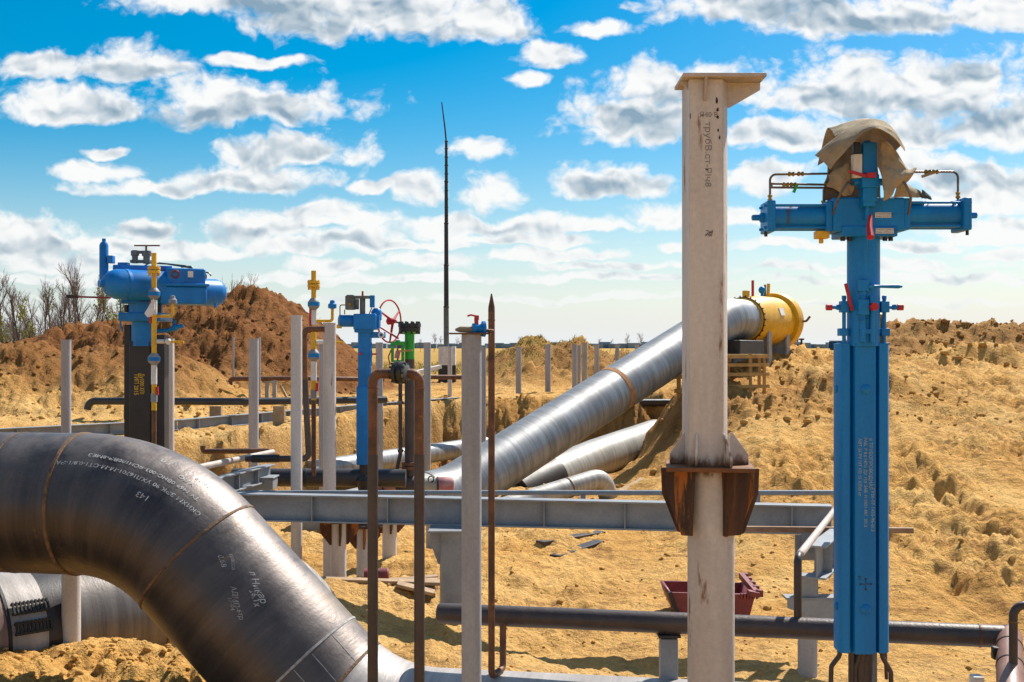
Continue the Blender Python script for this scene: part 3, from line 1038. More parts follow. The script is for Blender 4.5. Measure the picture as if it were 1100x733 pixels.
for sw, wm, tk in ((3.55, WELDR, 0.008), (4.02, WELDR, 0.018), (5.02, WELDR, 0.014), (6.10, CHALKF, 0.012), (6.42, WELDR, 0.014)):
    p, d, _, _ = pipe_frame(sw)
    MB().ring(p, d, RB, tk, 64).build('weld_seam', wm, big)


def chalk(txt, size, s, th, flip=True, mat=CHALK):
    q = -1 if flip else 1
    text_mesh(txt, size, lambda x, y: on_pipe(s + q * x, th + q * y / RB, 0.003)).build('chalk_writing', mat, big, smooth=False)


chalk('ТУ 1469-0ВНС-003-ЯСН1/\\0ВЭ-8МЕЗ', 0.040, 4.86, 0.90)
chalk('СКИХМ ЗЭК 90 УХЛ16701-М-М-СТ1-0,8/1-ЭАС', 0.043, 4.93, 0.74)
chalk('143', 0.058, 4.66, 0.53)
chalk('УЛО', 0.046, 4.78, 1.06)
chalk('12-17', 0.040, 4.84, 1.20)
chalk('ГЛ', 0.040, 4.60, 1.18)


def handwriting(txt, size, s0, th0, slope, mat):
    q = math.cos(slope), math.sin(slope)

    def mp(x, y):
        x, y = x + 0.35 * y, y + 0.006 * sin(x * 40)
        u, v = x * q[0] - y * q[1], x * q[1] + y * q[0]
        return on_pipe(s0 + u, th0 + v / RB, 0.003)
    text_mesh(txt, size, mp).build('chalk_writing', mat, big, smooth=False)


handwriting('л Никар', 0.062, 5.42, 0.66, -0.35, CHALKM)
handwriting('26,1х', 0.055, 5.52, 0.50, -0.30, CHALKM)
handwriting('АДМП-6тр', 0.046, 5.42, 0.36, -0.45, CHALKF)
handwriting('17-04', 0.040, 5.46, 0.24, -0.40, CHALKF)
handwriting('0,68', 0.052, 5.20, 0.50, -0.35, CHALKM)
handwriting('трасса', 0.036, 5.24, 0.63, -0.45, CHALKF)
chalk('РКЛ', 0.10, 6.50, 0.12, flip=False)
scribble([(0, 0, 14)], lambda x, y: on_pipe(2.62 + x, -0.72 + y / RB, 0.003), 0.04, 0.005, 8).build('chalk_writing', CHALKF, big, smooth=False)
mb = MB()
for a0, a1, s0, s1 in ((0.95, 0.95, 6.12, 6.40), (0.55, 0.55, 6.12, 6.40), (0.25, 0.25, 6.12, 6.40)):
    for k in range(8):
        f0, f1 = k / 8, (k + 1) / 8
        pa, pb = s0 + (s1 - s0) * f0, s0 + (s1 - s0) * f1
        mb.add([on_pipe(pa, a0), on_pipe(pb, a0), on_pipe(pb, a0 + 0.012), on_pipe(pa, a0 + 0.012)], [(0, 1, 2, 3)])
mb.build('chalk_line', CHALKF, big, smooth=False)

# --- dark pipe behind it, bending into the soil
A0 = Vector((-6.5, 7.1, 0.68))
A1 = Vector((-2.25, 11.35, 0.68))
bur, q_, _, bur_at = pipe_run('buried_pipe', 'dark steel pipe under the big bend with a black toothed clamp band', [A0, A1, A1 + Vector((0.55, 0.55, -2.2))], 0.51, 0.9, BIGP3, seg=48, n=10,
                              cuts=[3.2, 3.50, 3.72, 4.55], mats=[BROWNW, SHEENP, BLACKP, DUSTW, GALVD], welds=(4.55, 4.95))
p, d = bur_at(3.2)
MB().ring(p, d, 0.51, 0.02, 48).build('clamp_band', BLACK, bur)
a, b = frame_for(d)


def on_bur(s, th, h):
    p, d = bur_at(s)
    side = Vector((d.y, -d.x, 0)).normalized()
    return p + (side * cos(th) + ZA * sin(th)) * (0.51 + h)


mb = MB()
for th0 in (0.63, 0.48, 0.33, 0.18):
    mb.beam(on_bur(3.23, th0, 0.02), on_bur(3.52, th0, 0.02), 0.02, 0.018)
stuff(mb.build('clamp_rail', BLACK, bur))
for k in range(10):
    s = 3.245 + k * 0.030
    for ta, tb_ in ((0.66, 0.46), (0.36, 0.16)):
        MB().beam(on_bur(s, ta, 0.025), on_bur(s, tb_, 0.025), 0.014, 0.016, up=(1, -1, 0)).build('clamp_tooth', BLACK, bur)

# --- galvanised pipe climbing to the yellow launcher
U0, U1 = W(540, 496, 22.4), W(740, 370, 27.0)
du = (U1 - U0)
hd = Vector((du.x, du.y, 0)).normalized()
top = U1 + du * 0.25
top.z = 3.70
low = U0 - du * 0.22
ld = Vector((0.55, 0.835, 0)).normalized()
ris, rpath, rL, rat = pipe_run('rising_pipeline', 'long silver wrapped pipe climbing out of the pit to the yellow launcher',
                               [low - hd * 3.2 + ZA * -0.30, low, top, top + ld * 1.14], 0.51, [3.0, 1.0], GALV, seg=48, n=12,
                               cuts=[2.6, 8.35], mats=[GALVD, GALV, GALV, GALV])
p, d = rat(8.35)
MB().lathe([(-0.07, 0.505), (-0.06, 0.517), (0.06, 0.517), (0.07, 0.505)], p, d, 48, False).build('weld_band', WELDO, ris)
p, d = rat(2.6)
MB().ring(p, d, 0.51, 0.02, 48).build('weld_seam', WELDR, ris)

# --- yellow pig launcher on the pad
L0 = rpath[-1] - ld * 0.12
lau = thing('pig_launcher', 'yellow painted pipe end with a big door ring above the sand pad', 'pipeline launcher', (L0.x, L0.y, gz(L0.x, L0.y)))
MB().lathe([(0.002, 0.50), (0.002, 0.545), (0.18, 0.555), (0.75, 0.63), (1.0, 0.635), (2.05, 0.635)], L0, ld, 48).build('barrel', YEL, lau)
MB().lathe([(0, 0.62), (0.0, 0.74), (0.10, 0.76), (0.30, 0.76), (0.34, 0.72), (0.38, 0.40), (0.40, 0.1)], L0 + ld * 2.05, ld, 48).build('door_ring', YEL, lau)
MB().lathe([(0.0, 0.53), (0.0, 0.575), (0.04, 0.575), (0.04, 0.53)], L0 + ld * 0.03, ld, 40, False).build('coupling_band', RUSTP, lau)
mb = MB()
for k in range(26):
    q = 2 * pi * k / 26
    a, b = frame_for(ld)
    mb.cyl(L0 + ld * 0.04 + (a * cos(q) + b * sin(q)) * 0.575, L0 + ld * 0.04 + (a * cos(q) + b * sin(q)) * 0.61, 0.018, seg=6)
stuff(mb.build('bolts', BLACK, lau))
pr = L0 + ld * 0.25
MB().box(pr + ZA * 0.66, (0.16, 0.16, 0.16)).cyl(pr + ZA * 0.5, pr + ZA * 0.68, 0.05).build('nozzle', YEL, lau, bevel=0.01)
MB().cyl(L0 + ld * 0.7 + ZA * 0.6, L0 + ld * 0.7 + ZA * 1.02, 0.035, seg=10).build('vent_pipe', RED, lau)
MB().cyl(L0 + ld * 1.55 + ZA * 0.6, L0 + ld * 1.55 + ZA * 0.95, 0.03, seg=10).build('gauge_pipe', STEELT, lau)
MB().ball(L0 + ld * 1.35 + ZA * 0.80, 0.10).cyl(L0 + ld * 1.35 + ZA * 0.6, L0 + ld * 1.35 + ZA * 0.8, 0.04).build('valve', BLUE, lau)
MB().cyl(L0 + ld * 1.75 + ZA * 0.6, L0 + ld * 1.8 + ZA * 0.98, 0.045, seg=10).build('valve', YEL, lau)
side = Vector((ld.y, -ld.x, 0))
MB().tube(fillet([L0 + ld * 2.25 + side * 0.72, L0 + ld * 2.25 + side * 0.86, L0 + ld * 2.35 + side * 0.92 + ZA * 0.12], 0.05), 0.03, 8).build('hinge_arm', RUSTP, lau)
MB().box(L0 + ld * 1.15 + side * 0.60 + ZA * 0.22, (0.30, 0.03, 0.2), Matrix.Rotation(math.atan2(ld.y, ld.x), 3, 'Z') @ Matrix.Rotation(R(-18), 3, 'X')).build('nameplate', WHITE, lau)
for s in (0.55, 1.85):
    c = L0 + ld * s
    zb = gz(c.x, c.y) - 0.2
    rot = Matrix.Rotation(math.atan2(ld.y, ld.x), 3, 'Z')
    MB().box((c.x, c.y, (zb + c.z - 0.35) / 2), (0.10, 1.0, c.z - 0.35 - zb), rot).build('saddle_plate', GREYP, lau, bevel=0.008)
    for t_ in (-0.5, 0.5):
        MB().box((c.x, c.y, (zb + c.z - 0.2) / 2) if False else Vector((c.x, c.y, (zb + c.z - 0.25) / 2)) + side * t_, (0.22, 0.06, c.z - 0.25 - zb), rot).build('saddle_leg', CONCR, lau, bevel=0.008)
c = L0 + ld * -0.9
zb = gz(c.x, c.y)
blk = MB().box((c.x, c.y, c.z - 0.515 - 0.19), (1.5, 1.25, 0.38), Matrix.Rotation(math.atan2(ld.y, ld.x), 3, 'Z')).build('support_block', BLACKM, loc=(c.x, c.y, zb), bevel=0.02)
info(blk, 'black bearing block under the silver pipe beside the yellow launcher', 'pipe support')

# timber stand in front of the block
sc_ = thing('timber_stand', 'pale timber trestle with three rails on the slope below the yellow launcher', 'scaffold', tuple(W(800, 425, 26.5)))
f, s = PL(26.5)
for px, y0, y1, dy in ((757, 383, 428, 0), (787, 383, 426, 0.5), (806, 380, 424, 0), (822, 382, 421, 0.1), (824.5, 382, 421, 0.9)):
    MB().beam(f(px, y1 + 6, dy), f(px, y0, dy), 0.065, 0.06, up=(0, 1, 0)).build('post', TIMBER, sc_)
for y, dy in ((383, -0.06), (392, -0.06), (402, -0.06), (415, -0.06)):
    MB().beam(f(752, y + 0.6, dy), f(826, y, dy + 0.02), 0.04, 0.075).build('rail', TIMBER, sc_)
MB().beam(f(754, 382, 0.45), f(826, 382, 0.45), 0.95, 0.05).build('deck', TIMBER, sc_)
sc2 = thing('timber_stand', 'narrow timber trestle left of the white column under the silver pipe', 'scaffold', tuple(W(735, 440, 27.6)))
f, s = PL(27.6)
for px, y0, y1, dy in ((729, 398, 446, 0), (741, 395, 446, 0.3), (735, 398, 440, 0.9)):
    MB().beam(f(px, y1 + 4, dy), f(px, y0, dy), 0.09, 0.07, up=(0, 1, 0)).build('post', TIMBER, sc2)
for y in (405, 420):
    MB().beam(f(724, y, -0.06), f(752, y - 1, -0.06), 0.05, 0.1).build('rail', TIMBER, sc2)

# --- pipes lying in the pit
pipe_run('buried_pipe', 'wide dusty silver pipe with the climbing pipe shadow painted black on its end', [W(552, 532, 24.6), W(590, 514, 25.5), W(640, 493, 27.0), W(705, 470, 29.4)], 0.46, 0.5, GALVD, seg=40, n=6, cuts=[1.3], mats=[BLACKM, GALVD])  # black first section is the climbing pipe's shadow, put into the colour
pipe_run('bent_pipe', 'thin silver pipe with a bent end in front of the wide dusty one', [W(540, 546, 20.9), W(646, 513, 22.2), W(662, 520, 22.6) + Vector((0.15, 0.1, -1.0))], 0.19, 0.3, GALVD, seg=28, n=8, cuts=[1.5], welds=(1.5,))
pipe_run('pit_pipe', 'slim pale silver pipe lying along the foot of the far bank', [W(330, 507, 22.6), W(345, 505, 22.9), W(497, 482, 28.0), W(520, 478.5, 28.9)], 0.22, 0.3, GALV, seg=28, n=4, cuts=[3.2], welds=(3.2,))
# black pipe with the valves of the middle row
bl, blp, blL, blat = pipe_run('black_pipe', 'thick black coated pipe behind the grey beam feeding the middle valves', [W(250, 513, 14.3), W(388, 513.5, 14.3), W(436, 514, 14.3)], 0.112, 0.3, BLACKP, seg=24, n=3, cuts=[0.9], welds=(0.9,), weld_mat=BLACK)

# dark small pipe across the front
pf, pfp, pfL, pfat = pipe_run('header_pipe', 'slim dark horizontal pipe at knee height passing close behind the white column', [W(472, 659, 8.10), W(1078, 684, 7.38)], 0.071, 0.2, DARKP, seg=24, n=3, cuts=[0.62, 2.9], mats=[DARKP, DARKP, DARKP])
mb = MB()
p, d = pfat(0.0)
mb.lathe([(-0.012, 0.03), (-0.01, 0.06), (0.0, 0.0705)], p, d, 24)
mb.build('end_cap', DARKP, pf)
for ss_ in (2.9, 3.55):
    p, d = pfat(ss_)
    MB().ring(p, d, 0.071, 0.010, 24).build('weld_seam', RUSTP, pf)
# its square steel prop
f, s = PL(8.02 - 0.22)
q = f(718, 684)
zt = 1.165 - 0.075
xq = (718 - 550) / F * 7.81
pp = thing('pipe_prop', 'grey square steel prop under the dark header pipe left of the white column', 'post', (xq, 7.81, 0.0))
MB().box((xq, 7.81, (zt - 0.03 - 0.4) / 2), (0.115, 0.115, zt - 0.03 + 0.4)).build('post', GREYP, pp, bevel=0.008)
MB().box((xq, 7.81, zt - 0.012), (0.15, 0.15, 0.018)).build('cap_plate', BLACK, pp, bevel=0.003)

# hairpin drain rod
f, s = PL(7.72)
hp = thing('hairpin_pipe', 'rusty hairpin pipe with a pointed top rising from the dark header pipe', 'pipe', tuple(f(528, 724)))
MB().tube(fillet([f(528, 335), f(528, 727), f(540, 727, 0.2), f(540, 668, 0.26)], 0.045, 8), 0.0225, 14).build('pipe', RUSTP, hp)
MB().lathe([(0, 0.0225), (0.03, 0.0215), (0.12, 0.004)], f(528, 335), ZA, 12).build('pointed_tip', RUSTP, hp)
MB().ring(f(528, 344), ZA, 0.0225, 0.006, 12).build('weld_seam', RUSTP, hp)

# inverted U of two risers with an insulating flange
f, s = PL(6.05)
iu = thing('looped_riser', 'rusty inverted U pipe loop joined by a black bolted flange', 'pipe', tuple(f(425, 760)))
RR = 5.3 * s
MB().tube([f(400.5, 488), f(400.5, 790)], RR * 1.08, 16).build('lower_riser', DARKP, iu)
MB().tube([f(450.5, 488), f(450.5, 790)], RR * 1.08, 16).build('lower_riser', DARKP, iu)
MB().tube(fillet([f(400.5, 489), f(400.5, 401.5), f(424, 401.5)], 9 * s, 8), RR, 16).build('riser_elbow', RUSTP, iu)
MB().tube(fillet([f(450.5, 489), f(450.5, 401.5), f(430, 401.5)], 9 * s, 8), RR, 16).build('riser_elbow', RUSTP, iu)
fd = Vector((1, -0.35, 0)).normalized()
fc_ = f(429.5, 400.5)
MB().lathe([(-0.030, 0.030), (-0.028, 0.057), (-0.006, 0.060), (-0.004, 0.05), (0.004, 0.05), (0.006, 0.060), (0.028, 0.057), (0.030, 0.030)], fc_, fd, 28).build('flange', BLACK, iu)
MB().lathe([(0.028, 0.030), (0.030, 0.052), (0.038, 0.050), (0.045, 0.030)], fc_, fd, 28).build('gasket_ring', GREYM, iu)
mb = MB()
a, b = frame_for(fd)
for k in range(10):
    w = 2 * pi * k / 10
    o = (a * cos(w) + b * sin(w)) * 0.048
    mb.cyl(fc_ + o - fd * 0.042, fc_ + o + fd * 0.042, 0.0065, seg=6)
stuff(mb.build('bolts', BLACK, iu))
for xx in (400.5, 450.5):
    MB().ring(f(xx, 417), ZA, RR, 0.006, 14).build('weld_seam', RUSTP, iu)


# ================================================================== POSTS
def post(px, ytop, ybase, d, w, label, mat=POSTG, group=None, zbase=None, name='steel_post', square=False, tilt=0.0):
    tp = W(px, ytop, d)
    zb = gz(tp.x, tp.y) - 0.25 if zbase is None else zbase
    t = thing(name, label, 'post', (tp.x, tp.y, zb), group)
    if square:
        MB().beam((tp.x, tp.y, zb), (tp.x + tilt, tp.y, tp.z - 0.01), w, w, up=(0, 1, 0)).build('shaft', mat, t, bevel=w * 0.12)
    else:
        MB().lathe([(0, w / 2), (tp.z - 0.012 - zb, w / 2)], (tp.x, tp.y, zb), (tilt, 0, tp.z - zb), 24).build('shaft', mat, t)
        MB().lathe([(0, w / 2 * 1.04), (0.012, w / 2 * 1.04)], (tp.x + tilt, tp.y, tp.z - 0.012), ZA, 24).build('end_plate', mat, t)
    return t


G1 = 'grey steel posts standing on the upper ground'
post(71, 365, 465, 18.0, 0.150, 'bare grey post at the far left before the brown bank', group=G1)
post(181.5, 364, 462, 17.0, 0.150, 'pale grey post tight beside the black valve shroud', group=G1, mat=WHITEPOST)
post(272.5, 364, 465, 19.5, 0.165, 'grey post left of the big brown heap before the ground beam', group=G1)
post(278.5, 362, 420, 27.5, 0.065, 'thin pale post just behind the grey post by the brown heap', group=G1)
post(250.5, 362, 412, 30, 0.05, 'very thin stake in front of the brown heap', group=G1)
post(346, 367, 455, 21.5, 0.12, 'slim grey post half hidden behind the taller post with yellow stubs', group=G1)
post(407.5, 368, 444, 24, 0.15, 'grey post just right of the blue middle valve', group=G1)
post(459, 368, 438, 25, 0.15, 'grey post right of the green topped riser', group=G1)
post(483.2, 372.5, 426, 31, 0.115, 'thin pale post in front of the painted mast plinth', group=G1, mat=WHITEPOST)
post(519, 373, 431, 28, 0.14, 'grey post partly hidden behind the near grey valve post', group=G1)
post(557, 373, 422, 33, 0.155, 'grey post left in the row before the grassy heaps', group=G1)
post(588.6, 370, 420, 33.5, 0.165, 'grey post second in the row before the grassy heaps', group=G1)
post(617.2, 370, 418, 34.0, 0.15, 'grey post left of the close pair before the grassy heaps', group=G1)
post(622, 371, 416, 36.5, 0.11, 'thin post right of the close pair before the grassy heaps', group=G1)
post(628, 368, 412, 34.5, 0.165, 'brownish post just right of the close pair', group=G1, mat=CONCR)
post(641, 370, 410, 35.5, 0.145, 'grey post rising right behind the silver pipe near the heaps', group=G1)
post(663, 370, 400, 36.5, 0.12, 'short visible grey post above the silver pipe weld band', group=G1)
post(684, 370, 400, 37.5, 0.12, 'grey post whose top just clears the silver pipe', group=G1)

G2 = 'pale piles beside the middle valves'
post(318.5, 339, 610, 12.9, 0.125, 'tall pale post left of the rusty cranked pipe', mat=WHITEPOST, group=G2)
post(354, 347, 600, 13.6, 0.150, 'tall thick pale post with yellow valve stubs behind it', mat=WHITEPOST, group=G2)
nw = W(76.5, 470, 9.35)
post(76.5, 520, 690, 9.35, 0.147, 'white post under the big bend before the dark pipe', mat=WHITEPOST)


def pile(px, ytop, ybase, d, w, label, gus=True, mat=WHITEPOST, gmat=RUST, gh=0.26, gw=0.13):
    tp, bs_ = W(px, ytop, d), W(px, ybase, d)
    zb = min(bs_.z, gz(tp.x, tp.y)) - 0.3
    t = thing('support_pile', label, 'pile', (tp.x, tp.y, zb), 'short piles under the grey beam')
    MB().cyl((tp.x, tp.y, zb), (tp.x, tp.y, tp.z), w / 2, seg=24).build('shaft', mat, t)
    if gus:
        for k in range(4):
            a = pi / 4 * 0 + k * pi / 2 + 0.25
            dr = Vector((cos(a), sin(a), 0))
            poly = [(w / 2 - 0.005, 0), (w / 2 + gw, 0), (w / 2 + gw, -gh * 0.45), (w / 2 + 0.02, -gh), (w / 2 - 0.005, -gh)]
            MB().prism(poly, (tp.x, tp.y, tp.z - 0.002), dr, ZA, 0.02).build('gusset', gmat, t)
        MB().box((tp.x, tp.y, tp.z + 0.012), (w + 2 * gw, w + 2 * gw, 0.022), Matrix.Rotation(0.25, 3, 'Z')).build('cap_plate', gmat, t)
    return t


pile(364, 560, 624, 13.0, 0.165, 'short pile with rusty gussets left of the blue valve base')
pile(390, 566, 616, 14.2, 0.16, 'short pile carrying the blue middle valve')
pile(418.5, 556, 601, 15.2, 0.19, 'short pile with rusty gussets right of the blue valve base', gh=0.2, gw=0.12)
pile(464, 545, 586, 16.4, 0.17, 'short pile hidden behind the right rusty riser', gus=False, mat=POSTG)
# big grey leg of the beam with a bracket
gp = W(489, 564, 11.75)
gp.z = 1.185
tleg = thing('beam_pile', 'thick grey pile with a side bracket carrying the long grey beam', 'pile', (gp.x, gp.y, -0.3))
MB().cyl((gp.x, gp.y, -0.3), (gp.x, gp.y, gp.z - 0.02), 0.155, seg=28).build('shaft', GREYP, tleg)
MB().box((gp.x, gp.y, gp.z - 0.012), (0.52, 0.40, 0.018)).build('cap_plate', GREYP, tleg)
MB().prism([(-0.15, 0), (-0.25, 0), (-0.25, -0.12), (-0.17, -0.34), (-0.15, -0.34)], (gp.x, gp.y - 0.02, gp.z - 0.023), XA, ZA, 0.02).build('gusset', GREYP, tleg)
MB().prism([(0.15, 0), (0.25, 0), (0.25, -0.12), (0.17, -0.34), (0.15, -0.34)], (gp.x, gp.y - 0.02, gp.z - 0.023), XA, ZA, 0.02).build('gusset', GREYP, tleg)

# ================================================================== GREY BEAMS
def ibeam(name, label, p0, p1, h, w, nst, mat=GREYP, tf=0.018, first=0.4, step=None, cat='steel beam', seams=True):
    """I-beam; p0/p1 on the top centre line"""
    p0, p1 = Vector(p0), Vector(p1)
    d = (p1 - p0).normalized()
    n = d.cross(ZA).normalized()
    t = thing(name, label, cat, tuple(p0))
    MB().beam(p0 - ZA * tf / 2, p1 - ZA * tf / 2, w, tf).build('top_flange', mat, t, bevel=0.004)
    MB().beam(p0 - ZA * (h - tf / 2), p1 - ZA * (h - tf / 2), w, tf).build('bottom_flange', mat, t, bevel=0.004)
    MB().beam(p0 - ZA * h / 2, p1 - ZA * h / 2, 0.012, h - 2 * tf).build('web', mat, t)
    L = (p1 - p0).length
    step = step or L / (nst + 1)
    x = first
    while x < L - 0.05:
        for sg in (-1, 1):
            c = p0 + d * x - ZA * h / 2 + n * sg * (w / 4 + 0.003)
            MB().beam(c - ZA * (h / 2 - tf - 0.001), c + ZA * (h / 2 - tf - 0.001), w / 2 - 0.012, 0.012, up=tuple(d)).build('stiffener', mat, t)
        x += step
    return t


B0, B1 = W(215, 531, 12.42), W(893, 543, 11.40)
B0.z = B1.z = 1.462
main_beam = ibeam('long_beam', 'long grey steel beam crossing the pit behind the near posts', B0, B1, 0.285, 0.17, 7, first=0.45, step=0.815)
r0, r1 = W(215, 529.5, 12.72), W(905, 529.5, 11.7)
rl = MB().tube([r0, r1], 0.027, 14).build('rail_pipe', GREYP, loc=tuple(r0))
info(rl, 'thin grey pipe running just above the long grey beam', 'pipe')
for px in (300, 470, 640, 820):
    k = (px - 215) / (905 - 215)
    p = r0.lerp(r1, k)
    MB().box((p.x, p.y, p.z - 0.06), (0.05, 0.05, 0.075)).build('pipe_stub', GREYP, rl)
# right-hand short beam coming towards the viewer
S0, S1 = W(908, 556, 11.25), W(877, 592, 10.0)
S0.z = S1.z = 1.30
ibeam('side_beam', 'short grey beam with stiffeners running towards the viewer by the blue valve', S0, S1, 0.29, 0.16, 4, first=0.25, step=0.28)
pb = S1 + Vector((0.0, 0.30, 0))
tl = thing('beam_pile', 'pale grey pile with a wide bracket under the short side beam', 'pile', (pb.x, pb.y, -0.2))
MB().cyl((pb.x, pb.y, -0.3), (pb.x, pb.y, 0.80), 0.085, seg=24).build('shaft', POSTG, tl)
MB().box((pb.x + 0.12, pb.y - 0.02, 0.80), (0.66, 0.16, 0.02)).build('bracket_flange', GREYP, tl)
MB().prism([(-0.20, 0), (0.45, 0), (0.45, -0.30), (0.05, -0.16), (-0.20, -0.07)], (pb.x, pb.y - 0.09, 0.788), XA, ZA, 0.014).build('bracket_web', GREYP, tl)
MB().box((pb.x, pb.y, 0.905), (0.15, 0.15, 0.185)).build('spacer', GREYP, tl)
cb = thing('cranked_pipe', 'dark cranked pipe rising from the header pipe and running back beside the blue valve', 'pipe', tuple(W(857, 668, 7.65)))
e0 = Vector(((857 - 550) / F * 7.645, 7.645, 1.225))
e1 = Vector((e0.x, e0.y, 1.625))
e2 = Vector((2.93, 10.4, 1.61))
k0 = e1 + (e2 - e1).normalized() * 0.12
MB().tube(fillet([e0, e1, k0], 0.055, 8), 0.026, 14).build('riser', DARKP, cb)
MB().tube([k0, e2], 0.026, 14).build('pipe', PINKC if False else WHITEP, cb)
tb = MB().beam(W(725, 567.5, 11.15), W(981, 570, 10.9), 0.055, 0.05).build('angle_bar', TANBAR, loc=tuple(W(725, 567.5, 11.15)), bevel=0.004)
info(tb, 'thin brown steel bar poking out to the right of the blue valve', 'bar')
f, s = PL(11.0)
tg = MB().box(f(872, 583), (0.20, 0.02, 0.28)).prism([(-0.1, 0), (0.16, 0), (0.1, -0.24), (-0.1, -0.24)], f(866, 575, 0.02), XA, ZA, 0.02).build('hanger_plate', GREYP, loc=tuple(f(868, 590)))
info(tg, 'small grey plate hanging under the right end of the long beam', 'plate')
# beams lying on the upper ground
zt = 1.72
ibeam('ground_beam', 'low grey beam on the upper ground left of the black valve', W(-60, 469, 17.9).to_2d().to_3d() + ZA * zt, W(190, 451, 20.8).to_2d().to_3d() + ZA * zt, 0.19, 0.15, 8, first=0.3, step=0.8)
ibeam('ground_beam', 'low grey beam on the upper ground behind the row of pale posts', W(191, 451, 20.83).to_2d().to_3d() + ZA * zt, W(388, 434, 26.5).to_2d().to_3d() + ZA * zt, 0.21, 0.15, 8, first=0.5, step=0.95)
ibeam('ground_beam', 'far grey beam on the upper ground beyond the green riser', W(389.5, 434, 26.6).to_2d().to_3d() + ZA * zt, W(505, 426, 30.8).to_2d().to_3d() + ZA * zt, 0.2, 0.15, 8, first=0.5, step=0.95)
wb = MB().beam(W(500, 428, 31), W(612, 430.5, 31.6), 0.12, 0.06).build('edge_board', WHITE, loc=tuple(W(500, 428, 31)))
info(wb, 'thin pale board along the far edge of the pit', 'board')
# pipe end, small beam and block at the left of the pit
K0, K1 = W(180, 524, 11.6), W(290, 499, 14.2)
K0.z = K1.z = 1.585
ibeam('end_beam', 'short grey beam end beside the black pipe left of the pale posts', K0, K1, 0.20, 0.13, 3, first=0.5, step=0.55)
f, s = PL(14.0)
bb = MB().box(f(281, 519), (0.33, 0.3, 0.13)).box(f(281, 512.5), (0.36, 0.33, 0.02)).box(f(277, 530), (0.25, 0.25, 0.25)).build('bearing_block', GREYP, loc=tuple(f(281, 530)), bevel=0.005)
info(bb, 'grey bearing block under the short beam end', 'block')
p_ = MB().tube([W(208, 503.5, 12.4), W(293, 486, 14.0)], 0.036, 12).build('loose_pipe', WHITEP, loc=tuple(W(208, 503.5, 12.4)))
info(p_, 'pale rust tipped pipe lying on the short beam end', 'pipe')
p_ = MB().tube(fillet([W(218, 479, 14.2), W(218, 485, 14.2), W(289, 484.5, 14.3)], 0.04), 0.034, 12).build('loose_pipe', RUSTP, loc=tuple(W(218, 485, 14.2)))
info(p_, 'brown pipe with a turned up end behind the pale loose pipe', 'pipe')
ck = thing('cranked_riser', 'rusty cranked pipe standing between the two tall pale posts', 'pipe', tuple(W(330, 493, 13.2)))
f, s = PL(13.2)
MB().tube(fillet([f(349, 353.5), f(326.5, 353.5), f(327.5, 410)], 0.07, 8), 0.034, 12).build('upper_pipe', RUSTP, ck)
MB().tube(fillet([f(327.4, 408), f(332, 493), f(264, 493)], 0.07, 8), 0.036, 12).build('lower_pipe', DARKP, ck)
MB().tube([f(271, 493), f(300, 492.6)], 0.046, 12).build('sleeve', BLACK, ck)

# rusty and black pipes on the far ground
p_ = MB().tube(fillet([W(94, 440, 22.5), W(96, 431, 22.5), W(260, 431.5, 22.3), W(415, 429.5, 23.6)], 0.15), 0.072, 14).build('black_pipe', BLACKP, loc=tuple(W(94, 431, 22.5)))
info(p_, 'long thin black pipe with a turned down end on the upper ground', 'pipe')
for k, px in enumerate((140, 232, 300)):
    c = W(px, 437, 22.45)
    o = MB().box((c.x, c.y, (gz(c.x, c.y) - 0.1 + 1.86) / 2), (0.22, 0.12, 1.86 - gz(c.x, c.y) + 0.14)).build('wood_block', WOOD, loc=(c.x, c.y, gz(c.x, c.y)))
    info(o, ['wood block under the black pipe left of the valve shroud', 'wood block under the black pipe right of the valve shroud', 'wood block under the black pipe by the first pale post', 'wood block under the black pipe by the blue valve'][k], 'block', 'wood blocks under the thin black pipe')
p_ = MB().tube(fillet([W(247, 416, 27.5), W(247, 407, 27.5), W(330, 406.5, 28), W(412, 408, 29)], 0.1), 0.06, 12).build('rusty_pipe', RUSTP, loc=tuple(W(247, 407, 27.5)))
info(p_, 'rusty pipe raised on stubs before the big brown heap', 'pipe')
p_ = MB().tube([W(438, 405, 29.5), W(500, 405.5, 30)], 0.06, 12).build('rusty_pipe', RUSTP, loc=tuple(W(438, 405, 29.5)))
info(p_, 'rusty pipe passing behind the painted mast plinth', 'pipe')
p_ = MB().tube([W(660, 433, 30.4), W(760, 432.5, 31.0)], 0.10, 14).build('black_pipe', BLACKP, loc=tuple(W(660, 433, 30.4)))
info(p_, 'black pipe spanning the far end of the pit behind the silver pipe', 'pipe')
st = thing('pipe_stool', 'low pale trestle under the rusty pipe before the brown heap', 'trestle', tuple(W(292, 425, 27.8)))
f, s = PL(27.8)
MB().beam(f(284, 410, 0), f(298, 410, 0), 0.12, 0.07).build('top_board', CONCR, st)
for x in (287, 295):
    MB().beam(f(x, 430), f(x, 410.5), 0.09, 0.10, up=(0, 1, 0)).build('leg', CONCR, st)
MB().beam(f(301, 414), f(308, 427), 0.05, 0.10, up=(0, 1, 0)).build('leg', WOOD, st)
p_ = MB().beam(W(440, 402, 32), W(473, 394, 33), 0.12, 0.1).build('edge_board', WHITE, loc=tuple(W(440, 402, 32)))
info(p_, 'white board leaning left of the mast plinth', 'board')

